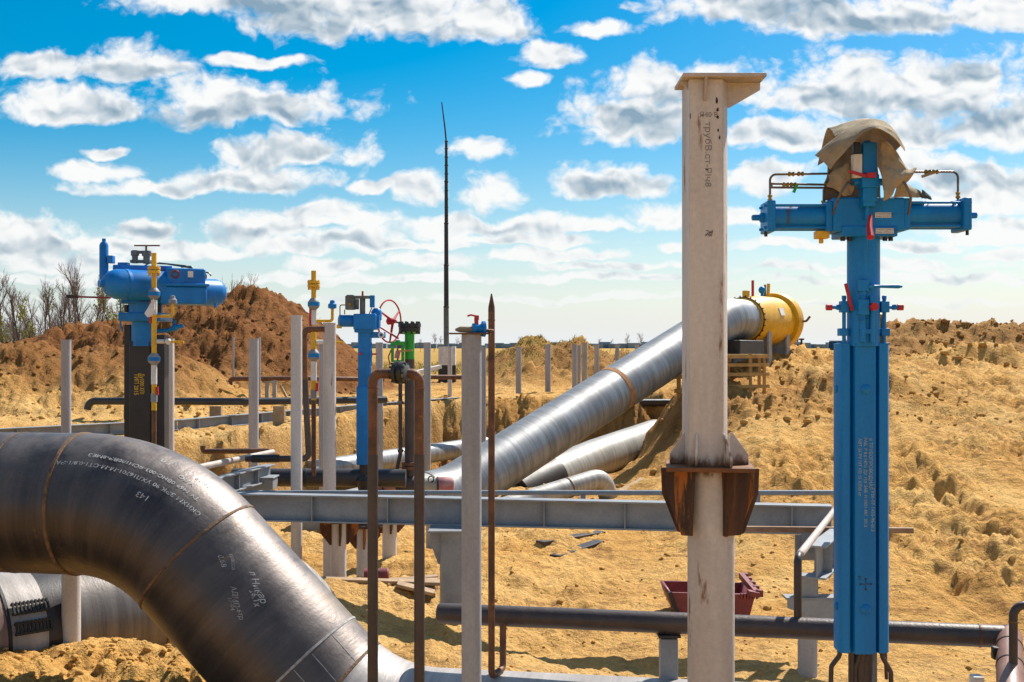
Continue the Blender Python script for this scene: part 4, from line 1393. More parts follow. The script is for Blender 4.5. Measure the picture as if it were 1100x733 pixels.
# ================================================================== MAST
f, s = PL(42)
zg = gz(f(480, 414).x, 42)
ma = thing('mast', 'tall thin dark lightning mast with a bent tip above the pit', 'mast', (f(480, 414).x, 42, zg))
segs = [(374, 2.9), (330, 2.6), (285, 2.3), (240, 2.0), (195, 1.7), (152, 1.3)]
for (y0, r0_), (y1, r1_) in zip(segs, segs[1:]):
    MB().cyl(f(479.5, y0), f(479.3, y1), r0_ * s, r1_ * s * 1.08, 14).build('mast_section', GREYM if y0 > 330 else BLACK, ma)
    MB().ring(f(479.4, y1), ZA, r1_ * s * 1.02, 0.035, 14).build('joint_band', BLACK, ma)
MB().tube([f(479.3, 152), f(478, 138), f(474.5, 110)], [0.03, 0.028, 0.02], 8).build('lightning_rod', BLACK, ma)
mb = MB()
for y in range(160, 370, 9):
    mb.beam(f(477.4, y), f(481.6, y), 0.025, 0.03)
stuff(mb.build('rungs', BLACK, ma))
pl = thing('mast_plinth', 'square mast plinth painted white above and black below', 'plinth', (f(480, 414).x, 41.95, zg))
ys = HY + (CZ - zg) / 42 * F
MB().beam(f(480.5, ys + 6), f(480.5, 392.5), 0.62, 0.58, up=(0, 1, 0)).build('lower_block', BLACKM, pl, bevel=0.01)
MB().beam(f(480.5, 392.4), f(480.5, 372.5), 0.61, 0.57, up=(0, 1, 0)).build('upper_block', WHITE, pl, bevel=0.01)

# ================================================================== WHITE COLUMN
def stained_white():
    """white primer with rust creeping up from the weld at the collar"""
    m = paint('rust_stained_white', (0.64, 0.575, 0.53), (0.50, 0.43, 0.385), 4, 0.6, bump=0.15, spot=(0.22, 0.11, 0.055), spot_amt=0.34, spot_scale=7, streak=True)
    g = NG(m.node_tree)
    bs = m.node_tree.nodes['Principled BSDF']
    old = bs.inputs['Base Color'].links[0].from_socket
    tc = g.n('ShaderNodeTexCoord').outputs['Object']
    sp = g.n('ShaderNodeSeparateXYZ')
    g.t.links.new(tc, sp.inputs[0])
    zc = (760 - 501.5) / F * 6.3
    h = g.math('SUBTRACT', g.math('ABSOLUTE', g.math('SUBTRACT', sp.outputs[2], zc)), g.math('MULTIPLY', g.noise(g.vec('MULTIPLY', tc, (1, 1, 0.35)), 26, 5, 0.65), 0.16))
    k = g.remap(h, -0.01, -0.075)
    c = g.mix(k, old, g.ramp(g.noise(tc, 30, 4), [(0.35, (0.05, 0.022, 0.012)), (0.65, (0.26, 0.10, 0.025))]))
    g.put(bs.inputs['Base Color'], c)
    return m


RUSTW = stained_white()
D = 6.3
f, s = PL(D)
colm = thing('support_column', 'tall dirty white steel column with a rusty bolted bracket collar', 'column', tuple(f(768, 760)))
up = MB()
up.prism([(740, 503), (775, 503), (784, 507), (784, 86), (775, 86), (740, 86)][::1] and [(0, 0), (36.5 * s, 0), (44 * s, 17 * s), (44 * s, 50 * s), (35 * s, 55 * s), (0, 55 * s)],
         f(740.5, 294, 0), XA, YA, 419 * s)
up.build('upper_shaft', RUSTW, colm, bevel=0.006)
MB().box(f(777, 82.5, 0.12), (89 * s, 0.34, 4 * s)).build('head_plate', WHITEP, colm, bevel=0.003)
MB().prism([(0, 0), (36 * s, 0), (36 * s, -8 * s), (3 * s, -27 * s), (0, -27 * s)], f(784.5, 84.7, 0.10), XA, ZA, 0.014).build('head_gusset', WHITEP, colm)
MB().prism([(0, 0), (-0.05, 0), (-0.01, -24 * s), (0, -24 * s)], f(757, 84.7, -0.002), YA, ZA, 0.012).build('head_gusset', WHITEP, colm)
MB().prism([(0, 0), (-9 * s, 0), (0, -9 * s)], f(740.3, 84.7, 0.06), XA, ZA, 0.012).build('head_gusset', WHITEP, colm)
MB().cyl(f(768.5, 800, 0.14), f(768.5, 505, 0.14), 25.5 * s, seg=40).build('lower_pile', RUSTW, colm)
cx, cy_, cz_ = f(766, 503.5, 0.14)
MB().box((cx, cy_, cz_), (93 * s, 93 * s, 4.5 * s), Matrix.Rotation(R(-7), 3, 'Z')).build('base_plate', ORUST, colm, bevel=0.002)
cz_ -= 2.4 * s
# white gussets above the plate
for (bx, by, ang, ln) in ((-0.112, 0.03, 183, 20), (-0.085, -0.135, 255, 10), (0.055, -0.135, 286, 20), (0.112, -0.03, -12, 20), (0.09, 0.12, 20, 24), (-0.05, 0.14, 100, 20)):
    a = R(ang)
    dr = Vector((cos(a), sin(a), 0))
    L_ = ln * s
    MB().prism([(0, 0), (L_, 0), (L_, 11 * s), (3 * s, 35 * s), (0, 35 * s)], (cx + bx, cy_ + by, cz_ + 4.8 * s), dr, ZA, 0.013).build('upper_gusset', RUSTW, colm, bevel=0.002)
# rusty gussets below
for ang in (200, 293, -22, 35, 150):
    a = R(ang)
    dr = Vector((cos(a), sin(a), 0))
    r0_ = 25 * s
    MB().prism([(r0_, 0), (47 * s, 0), (47 * s, -26 * s), (31 * s, -71 * s), (r0_, -71 * s)], (cx + 2.5 * s, cy_, cz_), dr, ZA, 0.014).build('lower_gusset', RUST, colm, bevel=0.002)
# flat side cheeks closing the collar
for sg, x0 in ((-1, 742), (1, 793)):
    pts = [(0, 0), (28 * s, 0), (27 * s, -28 * s), (10 * s, -70 * s), (0, -72 * s)]
    pts = [(sg * x, y) for x, y in pts]
    if sg < 0:
        pts = pts[::-1]
    MB().prism(pts, Vector((f(x0, 0).x, cy_ - 0.02 - 0.03 * sg, cz_ - 0.001)), Vector((1, 0.25 * sg, 0)).normalized(), ZA, 0.016).build('cheek_plate', RUST, colm)
MB().prism([(0, 0), (34 * s, 0), (30 * s, -40 * s), (22 * s, -70 * s), (4 * s, -70 * s)], Vector((f(776, 0).x, cy_ - 27 * s, cz_ - 0.001)), Vector((1, 0.32, 0)).normalized(), ZA, 0.014).build('cheek_plate', RUST, colm)
MB().prism([(0, 0), (32 * s, 0), (30 * s, -70 * s), (18 * s, -70 * s), (2 * s, -26 * s)], Vector((f(716, 0).x, cy_ - 16 * s, cz_ - 0.001)), Vector((1, -0.35, 0)).normalized(), ZA, 0.014).build('cheek_plate', RUST, colm)
MB().box(f(768, 506.0, 0.14), (50 * s, 0.27, 2.2 * s)).build('rust_lip', RUST, colm, bevel=0.002)
MB().prism([(0, 0), (19 * s, 0), (16 * s, -30 * s), (4 * s, -66 * s), (0, -66 * s)], Vector((f(793, 0).x, cy_ - 8 * s, cz_ - 0.001)), Vector((0.86, -0.5, 0)), ZA, 0.014).build('cheek_plate', RUST, colm)
stuff(text_mesh('трубВ.ст-Рlч8', 12 * s, lambda x, y: f(757.5 + y / s * 0.8, 131 + x / s * 0.92, -0.0015)).build('pencil_writing', PENCIL, colm, smooth=False))
stuff(text_mesh('Я40 B', 8 * s, lambda x, y: f(751.5 + x / s, 126 - y / s, -0.0015)).build('pencil_writing', PENCIL, colm, smooth=False))
stuff(scribble([(0, 0, 3), (0, 0.018, 3)], lambda x, y: f(758 + x / s, 254 - y / s, -0.0015), 0.02, 0.004, 23).build('pencil_writing', PENCIL, colm, smooth=False))
mb = MB()
for (x, y, w, h) in ((770, 108, 3, 7), (771, 118, 3, 5), (771, 126, 3, 4), (771.5, 140, 2, 3), (773, 148, 1.5, 4), (741.5, 125, 1, 8)):
    pts = [(w * s * 0.5 * (1 + 0.35 * sin(k * 2.1 + x)) * cos(k * pi / 4), h * s * 0.5 * (1 + 0.3 * cos(k * 1.7 + y)) * sin(k * pi / 4)) for k in range(8)]
    mb.add([f(x, y, -0.0015) + Vector((a_, 0, b_)) for a_, b_ in pts], [tuple(range(8))])
stuff(mb.build('tar_stain', INK, colm, smooth=False))

# ================================================================== NEAR VALVE POST
f, s = PL(6.8)
vp = thing('valve_post', 'near grey pipe post topped by a small blue valve with a red lever', 'post', tuple(f(506.5, 790)))
MB().cyl(f(506.5, 800), f(506.5, 359.5), 10.7 * s, seg=28).build('shaft', POSTG, vp)
MB().box(f(505, 358.5), (44 * s, 0.13, 1.6 * s)).build('cap_plate', RUSTP, vp)
MB().tube([f(489, 354.5), f(494, 354, 0), f(514, 354.5), f(519, 355)], [1.2 * s, 3.2 * s, 3.4 * s, 2.6 * s], 14).build('wrapped_stub', CANVAS, vp)
MB().tube([f(519, 355, 0.0), f(530, 356, 0.02)], 2.0 * s, 12).build('outlet_stub', RUSTP, vp)
vd = Vector((1, 0.25, 0)).normalized()
MB().lathe([(-8 * s, 3 * s), (-7.5 * s, 6 * s), (-4 * s, 6.2 * s), (-3.5 * s, 4.2 * s), (2.5 * s, 5.5 * s), (3 * s, 8.4 * s), (6 * s, 8.6 * s), (6.5 * s, 3 * s)], f(515, 353.5, 0.0), vd, 22).build('valve_body', BLUE, vp)
MB().cyl(f(512, 350), f(511.5, 343), 2.2 * s, seg=10).box(f(512, 341.5), (5 * s, 3 * s, 5 * s)).build('valve_stem', RED, vp)
MB().tube(fillet([f(513, 340), f(506, 338.5), f(502, 339.7)], 0.01), 1.0 * s, 8).build('lever', RED, vp)

# ================================================================== RIGHT BLUE VALVE
D = 6.5
f, s = PL(D)
VX = 927.5
rv = thing('blue_valve', 'tall bright blue valve column with a crosswise actuator on top', 'valve', tuple(f(VX, 775)))
MB().cyl(f(VX, 372), f(VX, 252), 17.2 * s, seg=36).build('column', BLUE, rv)
sec = [(-27.5, -4), (-25, -8), (-17, -9.5), (-15.5, -3), (-14, -3), (-12.5, -13), (9.5, -13), (11, -3), (12.5, -3), (14, -9.5), (23.5, -8), (26, -4), (26, 17), (-27.5, 17)]
sh = MB().prism([(x * s, y * s) for x, y in sec], f(VX, 534.5), XA, YA, 331 * s)
sh.build('shroud', BLUE, rv, bevel=0.006)
MB().box(f(VX, 369.5, 0.01), (52 * s, 0.11, 2 * s)).build('shroud_cap', BLUE, rv, bevel=0.003)
for y in (418, 652):
    MB().ball(f(926, y, -13.2 * s), 5.5 * s, 16, 0.55, d=(0, -1, 0)).build('bolt_dome', BLUE, rv)
    MB().ball(f(899.5, y, 4 * s), 4.2 * s, 12, 0.6, d=(-1, 0, 0)).build('bolt_dome', BLUE, rv)
    MB().ball(f(953.8, y, 4 * s), 4.2 * s, 12, 0.6, d=(1, 0, 0)).build('bolt_dome', BLUE, rv)
for pts in (([902, 699], [902, 704], [893, 716], [891, 790]), ([915, 699], [915, 790]), ([925, 699], [919, 716], [917, 790]), ([934, 699], [930, 712], [929, 790]), ([947, 699], [948, 706], [957, 722], [958, 790])):
    MB().tube(fillet([f(x, y, 0.0) for x, y in pts], 0.03), 2.6 * s, 12).build('drain_tube', DARKP, rv)
MB().cyl(f(928, 699, 0.06), f(928, 800, 0.06), 13 * s, seg=20).build('lower_stem', DARKP, rv)
MB().box(f(945, 740, 0.12), (6 * s, 0.05, 86 * s)).build('side_bar', GREYP, rv)
MB().tube(fillet([f(958.5, 735, 0.10), f(956.8, 700, 0.10), f(956.8, 372, 0.10), f(952.5, 366, 0.10), f(952, 338, 0.10)], 0.03), 1.9 * s, 10).build('side_hose', RUSTP, rv)
# writing on the shroud
yf = -13 * s - 0.0015
for txt, x0, y0, sz in (('II ТРУБОПРОВОДНАЯ', 929.5, 470, 5.2), ('РАБ. Р 8,0 МПа ДУ 150', 924.0, 469, 4.6), ('АВТ 26 РУ МТ КВ 15 ХЛ', 918.2, 470, 4.6),
                        ('1 ТУ26-07-1450-96-013', 931.8, 518, 5.2), ('ЗАВ. N 0021-887  2012', 924.4, 519, 4.6), ('080 кг', 918.2, 519, 4.6)):
    stuff(text_mesh(txt, sz * s, lambda x, y, x0=x0, y0=y0: f(x0 + y / s, y0 + x / s, yf)).build('stencil_writing', GTEXT, rv, smooth=False))
mk = MB()
c = f(926, 625, yf)
for k in range(4):
    a = k * pi / 2
    dx, dz = cos(a), sin(a)
    p = c + Vector((dx, 0, dz)) * 5.2 * s
    mk.beam(c + Vector((dx, 0, dz)) * 0.8 * s, p, 0.0015, 0.0035, up=(-dz, 0, dx))
    mk.add([p + Vector((dx, 0, dz)) * 1.8 * s, p + Vector((-dz, 0, dx)) * 1.7 * s, p - Vector((-dz, 0, dx)) * 1.7 * s], [(0, 1, 2)])
stuff(mk.build('centre_mark', INK, rv, smooth=False))
stuff(text_mesh('4/1', 6.5 * s, lambda x, y: f(917.5 + y / s * 0.9, 616 + x / s * 0.6, yf)).build('marker_figures', INK, rv, smooth=False))
MB().beam(f(941, 624, yf + 0.026), f(953, 626, yf + 0.044), 0.002, 0.005).build('paint_scratch', WHITE, rv)
# body of the actuator
MB().box(f(928, 232.5), (76 * s, 0.20, 36 * s)).build('gearbox', BLUE, rv, bevel=0.010)
MB().box(f(928, 250.5), (59 * s, 0.22, 11 * s)).build('mounting_flange', BLUE, rv, bevel=0.006)
mb = MB()
for x in (902, 909, 947, 953):
    mb.cyl(f(x, 256, -0.06), f(x, 260, -0.06), 2.6 * s, seg=6)
stuff(mb.build('bolts', BLACK, rv))
for sg, x0, x1, y0, y1, xp, xn in ((-1, 890, 827, 220, 248, 823, 811), (1, 966, 1031, 217, 246.5, 1034, 1050)):
    ym, rr_ = (y0 + y1) / 2, (y1 - y0) / 2
    MB().cyl(f(x0, ym), f(x1, ym), rr_ * s * 0.93, seg=32).build('cylinder', BLUE, rv)
    MB().box(f((x1 + xp) / 2, ym), (9 * s, (y1 - y0 + 9) * s, (y1 - y0 + 5) * s)).build('end_plate', BLUE, rv, bevel=0.008)
    MB().box(f(x0 + sg * 3, ym), (7 * s, (y1 - y0 + 4) * s, (y1 - y0 + 4) * s)).build('end_plate', BLUE, rv, bevel=0.006)
    MB().lathe([(0, 6 * s), (6 * s, 5.5 * s), (6.2 * s, 3.6 * s), (14 * s, 3.4 * s), (15 * s, 2.2 * s)], f(xp + sg * 0.5, ym), (sg, 0, 0), 6).build('end_nut', BLUE, rv)
    for zz in (-1, 1):
        for yy_ in (-1, 1):
            MB().cyl(f(x0, ym + zz * rr_ * 0.84, yy_ * rr_ * s * 0.8), f(xp + sg * 5, ym + zz * rr_ * 0.84, yy_ * rr_ * s * 0.8), 1.5 * s, seg=8).build('tie_rod', BLUE, rv)
    mb = MB()
    mb.cyl(f(xp + sg * 2, y1 + 1, -0.04), f(xp + sg * 2, y1 + 7, -0.04), 1.8 * s, seg=6)
    stuff(mb.build('drain_plug', BLACK, rv))
# pilot block and top box
MB().box(f(925.5, 174.5, -0.10), (15 * s, 0.11, 33 * s)).cyl(f(925.5, 158, -0.10), f(925.5, 155, -0.10), 4 * s, seg=10).build('pilot_box', BLUE, rv, bevel=0.006)
MB().box(f(912.5, 183, -0.135), (9.5 * s, 0.05, 25 * s)).build('white_cabinet', WHITE, rv, bevel=0.004)
MB().box(f(912, 164, -0.13), (7 * s, 0.05, 12 * s)).build('control_unit', BLACK, rv, bevel=0.004)
MB().box(f(925.5, 199, -0.12), (18 * s, 0.10, 14 * s)).box(f(925.5, 213, -0.12), (15 * s, 0.08, 15 * s)).box(f(925, 222.5, -0.12), (13 * s, 0.07, 6 * s)).build('valve_block', BLUE, rv, bevel=0.005)
MB().cyl(f(908, 199, -0.12), f(943, 199, -0.12), 3.8 * s, seg=8).build('cross_fitting', BLUE, rv)
MB().cyl(f(924, 225, -0.13), f(923.5, 238, -0.13), 2.2 * s, seg=10).build('lever_stem', BLUE, rv)
MB().tube([f(925, 236, -0.17), f(921, 248, -0.22), f(919.3, 260, -0.27)], [2.2 * s, 3.0 * s, 3.6 * s], 12).build('lower_lever', RED, rv)
MB().cyl(f(922, 258, -0.14), f(922.5, 282, -0.12), 1.8 * s, seg=8).build('sensing_tube', BLUE, rv)
MB().beam(f(902, 189.5, -0.18), f(921, 194.5, -0.18), 2.5 * s, 3 * s).box(f(925, 193.5, -0.18), (10 * s, 5 * s, 5 * s)).build('upper_lever', RED, rv, bevel=0.002)
for pts in ((f(887.5, 233, -0.13), f(889, 216, -0.24), f(897, 203, -0.24), f(911, 199.5, -0.12)), (f(967.5, 233, -0.13), f(963, 217, -0.24), f(955, 200, -0.24), f(940, 198.5, -0.12))):
    MB().tube(fillet(pts, 0.05), 1.35 * s, 10).build('copper_tube', STEELT, rv)
for pts in (([828, 219], [828, 187], [900, 186]), ([829, 197], [900, 198.3]), ([829, 201], [900, 201.5]), ([1030.5, 215], [1030.5, 184], [955, 184.5])):
    MB().tube(fillet([f(x, y, 0.02) for x, y in pts], 0.035), 1.25 * s, 10).build('control_tube', STEELT, rv)
MB().tube([f(829.5, 196, 0.02), f(829.5, 202, 0.02)], 1.4 * s, 8).build('tube_joint', STEELT, rv)
MB().tube([f(885.5, 203, 0.02), f(885.5, 222, 0.02)], 1.0 * s, 8).build('control_tube', STEELT, rv)
for x, y in ((851, 186.6), (861, 186.4), (845, 198), (853, 198), (998, 184.3), (1006, 184.3), (828, 213), (1030.5, 210), (890, 197), (885.5, 219)):
    vert = x in (828, 1030.5, 885.5)
    dv = Vector((0, 0, 3 * s)) if vert else Vector((3.6 * s, 0, 0))
    c = f(x, y, 0.02)
    MB().lathe([(0, 1.6 * s), (0.5 * s, 2.7 * s), (2.4 * s, 2.7 * s), (2.6 * s, 1.8 * s), (4.6 * s, 1.8 * s), (4.8 * s, 2.6 * s), (6.6 * s, 2.6 * s), (7 * s, 1.5 * s)], c - dv, dv, 6).build('brass_fitting', BRASS, rv)
MB().beam(f(856, 199, 0.0), f(852.5, 207, 0.0), 1.2 * s, 3 * s, up=(1, 0, 0)).build('green_tag', GREEN, rv)
MB().beam(f(1002, 186, 0.0), f(990, 190, 0.0), 1.2 * s, 3 * s).build('paper_tag', CANVAS, rv)
MB().box(f(881.5, 253, -0.02), (14 * s, 0.07, 8 * s)).cyl(f(881, 257, -0.02), f(881, 262, -0.02), 2.6 * s, seg=8).build('solenoid', YEL, rv, bevel=0.004)
for x, y, w, h in ((942.5, 233.5, 17, 5.5), (943.5, 250.5, 19, 5.5)):
    MB().box(f(x, y, -0.102 if y < 240 else -0.112), (w * s, 0.004, h * s)).build('nameplate', WHITE, rv)
    for k, txt in enumerate(('ПНЕВМОПРИВОД 12', 'Рмакс 8 МПа 0,2')):
        stuff(text_mesh(txt, 2.3 * s, lambda q, z, k=k: f(x - w / 2 + 0.8 + q / s * 0.95, y - 0.4 + k * 2.4 - z / s, -0.1045 if y < 240 else -0.1145)).build('plate_print', INK, rv, smooth=False))
# test valves on the column
MB().box(f(921.5, 308, -0.095), (10 * s, 0.05, 12 * s)).box(f(921.5, 331, -0.095), (11 * s, 0.05, 16 * s)).cyl(f(921.5, 368, -0.095), f(921.5, 302, -0.095), 3.2 * s, seg=12).build('bypass_valve', BLUE, rv, bevel=0.003)
MB().lathe([(0, 3.6 * s), (2 * s, 4.6 * s), (4 * s, 3.6 * s)], f(921.5, 322, -0.095), ZA, 6).lathe([(0, 3.6 * s), (2 * s, 4.9 * s), (5 * s, 3.6 * s)], f(921.5, 346, -0.095), ZA, 6).build('union_nut', BLUE, rv)
MB().cyl(f(931, 368, -0.10), f(931, 326, -0.10), 2.4 * s, seg=12).box(f(931, 323, -0.10), (6 * s, 0.035, 8 * s)).build('test_pipe', BLUE, rv)
MB().box(f(925.5, 356.5, -0.095), (15 * s, 0.025, 5 * s)).build('clamp_bar', BLUE, rv, bevel=0.002)
MB().cyl(f(931, 330.5, -0.115), f(931, 330.5, -0.15), 4.1 * s, seg=16).build('red_cap', RED, rv)
MB().lathe([(0, 2.6 * s), (3 * s, 3.4 * s), (6 * s, 1.5 * s), (12 * s, 1.6 * s), (32 * s, 2.3 * s), (36 * s, 1.2 * s)], f(926, 309, -0.11), (1, 0, 0.0), 10).build('bar_handle', BLUE, rv)
for sg, xr, xb in ((-1, 905, 889), (1, 948, 965)):
    MB().cyl(f(xr, 369, -0.03), f(xr, 322, -0.03), 2.1 * s, seg=10).build('test_pipe', BLUE, rv)
    MB().box(f(xr, 330, -0.03), (9 * s, 0.045, 12 * s)).cyl(f(xr, 322, -0.03), f(xr, 318, -0.03), 2.6 * s, seg=8).cyl(f(xr, 330.5, -0.03), f(xb, 330.5, -0.03), 2.0 * s, seg=10).build('test_valve', BLUE, rv, bevel=0.003)
    MB().lathe([(0, 3.0 * s), (2 * s, 3.4 * s), (4 * s, 3.0 * s)], f((xr + xb) / 2, 330.5, -0.03), (1, 0, 0), 6).build('union_nut', BLUE, rv)
    MB().cyl(f(xb - 3, 330.5, -0.03), f(xb + 3, 330.5, -0.03), 3.4 * s, seg=14).build('red_cap', RED, rv)
    MB().box(f(xr - sg * 0 + sg * 1, 357, -0.02), (9 * s, 0.05, 8 * s)).cyl(f(xr + sg * 5, 357, -0.02), f(xr - sg * 8, 357, -0.02), 2.2 * s, seg=8).build('clamp', BLUE, rv, bevel=0.003)
MB().beam(f(904.5, 305.5, -0.07), f(911.5, 334, -0.07), 2.2 * s, 3.4 * s, up=(1, 0, 0)).build('red_lever', RED, rv, bevel=0.002)
hz_ = MB().tube(fillet([f(947, 340, 0.08), f(952, 337, 0.08), f(953, 348, 0.08), f(952, 370, 0.08)], 0.03), 3.6 * s, 10).build('yellow_hose', BRASS, rv)

# ------------------------------------------------------------------ canvas thrown over the actuator
def sheet(rows, nu=22, nv=16, wr=0.012, seed=1):
    """rows of control points (left to right) from one edge to the other, smoothly interpolated and creased"""
    P = np.array([[tuple(q) for q in r] for r in rows], float)

    def cr(A, t):
        n = len(A)
        x = t * (n - 1)
        i = min(int(x), n - 2)
        k = x - i
        p0_, p1_, p2_, p3_ = A[max(i - 1, 0)], A[i], A[i + 1], A[min(i + 2, n - 1)]
        return 0.5 * ((2 * p1_) + (-p0_ + p2_) * k + (2 * p0_ - 5 * p1_ + 4 * p2_ - p3_) * k * k + (-p0_ + 3 * p1_ - 3 * p2_ + p3_) * k ** 3)
    vs = []
    for a in range(nv + 1):
        row = np.array([cr(P[:, c_], a / nv) for c_ in range(P.shape[1])])
        for b_ in range(nu + 1):
            vs.append(cr(row, b_ / nu))
    vs = np.array(vs)
    n_ = fbm(vs[:, 0] * 9 + seed * 7.3, vs[:, 2] * 9 + vs[:, 1] * 7, seed, 3)
    n2_ = fbm(vs[:, 0] * 22 + seed * 3.1, vs[:, 2] * 16 + vs[:, 1] * 12, seed + 9, 2)
    vs[:, 1] += (n_ * 2.6 + n2_) * wr
    vs[:, 2] += (n2_ * 1.0 + n_) * wr * 0.8
    fs = [(a * (nu + 1) + b_, a * (nu + 1) + b_ + 1, (a + 1) * (nu + 1) + b_ + 1, (a + 1) * (nu + 1) + b_) for a in range(nv) for b_ in range(nu)]
    return MB().add([tuple(v) for v in vs], fs)


tp = thing('tarpaulin', 'crumpled tan canvas thrown over the top of the right blue valve', 'tarpaulin', tuple(f(925, 214)))
hood = sheet([[f(878, 189, -.25), f(886, 178, -.29), f(899, 162, -.32), f(919, 150.4, -.33), f(933, 154, -.32), f(943, 160, -.30), f(958, 169, -.22)],
              [f(872, 178, -.20), f(883, 167, -.26), f(898, 155, -.28), f(919, 144.5, -.29), f(933, 146, -.28), f(946, 152, -.26), f(960, 165, -.18)],
              [f(868.5, 170, -.12), f(881, 159, -.17), f(897, 148, -.20), f(919, 136.5, -.20), f(933, 136, -.20), f(947, 143, -.18), f(961, 160, -.12)]], 40, 18, 0.009, 3)
o = hood.build('hood', CANVAS, tp, ang=70)
parts_c = [o]
parts_c.append(sheet([[f(890, 153, -.15), f(900, 146.5, -.18), f(919, 137, -.18), f(933, 136.5, -.18), f(947, 143.5, -.16), f(961, 160, -.11)],
                      [f(891.5, 144, -.04), f(904, 137, -.06), f(919, 131, -.06), f(933, 131, -.06), f(949, 142, -.05), f(962, 163, -.03)],
                      [f(893, 136.5, .08), f(905, 132, .08), f(919, 129, .08), f(936, 131, .08), f(953, 147, .08), f(962, 172, .06)],
                      [f(890, 172, .22), f(906, 160, .24), f(922, 158, .24), f(938, 160, .24), f(953, 168, .22), f(961, 190, .18)]], 34, 24, 0.014, 4).build('hood_back', CANVAS, tp, ang=70))
parts_c.append(sheet([[f(935, 158, -.19), f(943, 163, -.22), f(951, 170, -.20), f(958, 176, -.14)], [f(935, 176, -.20), f(943, 184, -.21), f(955, 188, -.22), f(966, 186, -.14)],
                      [f(934, 194, -.22), f(942, 200, -.25), f(957, 198, -.24), f(973, 185, -.16)], [f(934, 223, -.25), f(941, 215, -.24), f(949, 208, -.22), f(962, 200, -.15)]], 18, 20, 0.014, 5).build('side_flap', CANVAS, tp, ang=70))
parts_c.append(sheet([[f(957, 176, -.12), f(963, 182, -.06), f(971, 187, 0), f(973, 186, .03)], [f(955, 195, -.14), f(964, 196, -.1), f(973, 199, -.02), f(980, 203, .04)],
                      [f(952, 214, -.15), f(966, 208, -.12), f(982, 206, -.06), f(993, 210, .02)], [f(950, 215, -.13), f(968, 215, -.12), f(985, 214, -.07), f(994, 214, .0)]], 18, 14, 0.008, 7).build('tail_flap', CANVAS, tp, ang=70))
parts_c.append(sheet([[f(985, 206, -.08), f(992, 208.5, -.04), f(999, 211, 0)], [f(984, 211, -.09), f(992, 212, -.05), f(1000, 213, 0)], [f(984, 215, -.08), f(992, 215, -.05), f(1000, 215, 0)]], 8, 6, 0.004, 8).build('green_hem', CANVAS_D, tp, ang=70))
parts_c.append(sheet([[f(905, 176, -.09), f(898, 182, -.12), f(888, 187, -.14), f(882, 192, -.14)], [f(911, 187, -.1), f(903, 193, -.13), f(893, 197, -.16), f(882, 198, -.16)],
                      [f(912, 197, -.1), f(903, 202, -.12), f(892, 204, -.15), f(879, 204.5, -.17)], [f(910, 214, -.11), f(902, 214, -.13), f(896, 212, -.14), f(891, 206, -.14)]], 16, 14, 0.010, 11).build('lower_flap', CANVAS, tp, ang=70))
parts_c.append(sheet([[f(890, 176, .02), f(905, 160, .06), f(925, 154, .08), f(945, 162, .06)], [f(888, 192, .03), f(905, 186, .07), f(925, 184, .09), f(948, 188, .06)],
                      [f(886, 214, .04), f(905, 214, .07), f(925, 214, .08), f(950, 214, .06)]], 16, 12, 0.012, 13).build('back_flap', CANVAS, tp, ang=70))
for o in parts_c:
    md = o.modifiers.new('thickness', 'SOLIDIFY')
    md.thickness = 0.003

# ================================================================== LEFT BLACK AND BLUE VALVE
D = 14.0
f, s = PL(D)
lv = thing('cylinder_valve', 'big blue valve drive with a fat horizontal cylinder on a black shroud', 'valve', tuple(f(158, 540)))
sec = [(-25, 4), (-14, -2), (-13, -10), (9, -10), (10, -2), (26, 4), (26, 22), (-25, 22)]
MB().prism([(x * s, y * s) for x, y in sec[1:5]] + [(10 * s, 10 * s), (-14 * s, 10 * s)], f(155, 455), XA, YA, 176 * s).build('shroud', BLACKM, lv, bevel=0.01)
MB().box(f(137.5, 446, 0.06), (8 * s, 0.16, 194 * s)).build('shroud_side', BLACKM, lv, bevel=0.012)
MB().box(f(171.5, 452, 0.06), (12 * s, 0.20, 184 * s)).build('shroud_side', BLACKM, lv, bevel=0.012)
MB().cyl(f(154.5, 372), f(154.5, 340), 13 * s, seg=32).build('neck', BLUE2, lv)
MB().box(f(156, 341, 0.02), (45 * s, 0.5, 9 * s)).build('neck_flange', BLUE2, lv, bevel=0.012)
MB().cyl(f(156, 337), f(156, 325), 18 * s, seg=28).build('pedestal', BLUE2, lv)
mb = MB()
for x in (139, 147, 166, 173):
    mb.cyl(f(x, 336, -0.1), f(x, 328, -0.1), 2.6 * s, seg=6)
stuff(mb.build('bolts', BLACK, lv))
cd = Vector((0.72, 0.69, 0)).normalized()
c0 = f(141, 308, -0.55)
MB().lathe([(-0.16, 0.0), (-0.155, 0.05), (-0.13, 0.10), (-0.08, 0.145), (0.0, 0.175), (0.6, 0.175)], c0, cd, 36).build('cylinder', BLUE2, lv)
MB().lathe([(-0.20, 0.0), (-0.20, 0.04), (-0.12, 0.045)], c0, cd, 14).build('end_boss', BLUE2, lv)
MB().lathe([(0.10, 0.174), (0.10, 0.181), (0.14, 0.181), (0.14, 0.174)], c0, cd, 36, False).build('cylinder_band', BLUE2, lv)
c1_ = f(179, 311.5, 0.35)
MB().lathe([(-0.1, 0.172), (0.55, 0.172), (0.62, 0.15), (0.66, 0.10), (0.68, 0.0)], c1_, cd, 36).build('cylinder', BLUE2, lv)
rotc = Matrix.Rotation(math.atan2(cd.y, cd.x) * 0.45, 3, 'Z')
MB().box(f(196, 318, 0.0), (47 * s, 0.5, 19 * s), rotc).build('gearbox', BLUE2, lv, bevel=0.02)
MB().box(f(198, 303, 0.02), (40 * s, 0.46, 27 * s), rotc).build('gearbox_cover', BLUE2, lv, bevel=0.02)
MB().box(f(197, 307.3, 0.0), (50 * s, 0.56, 3 * s), rotc).build('cover_rim', BLUE2, lv, bevel=0.008)
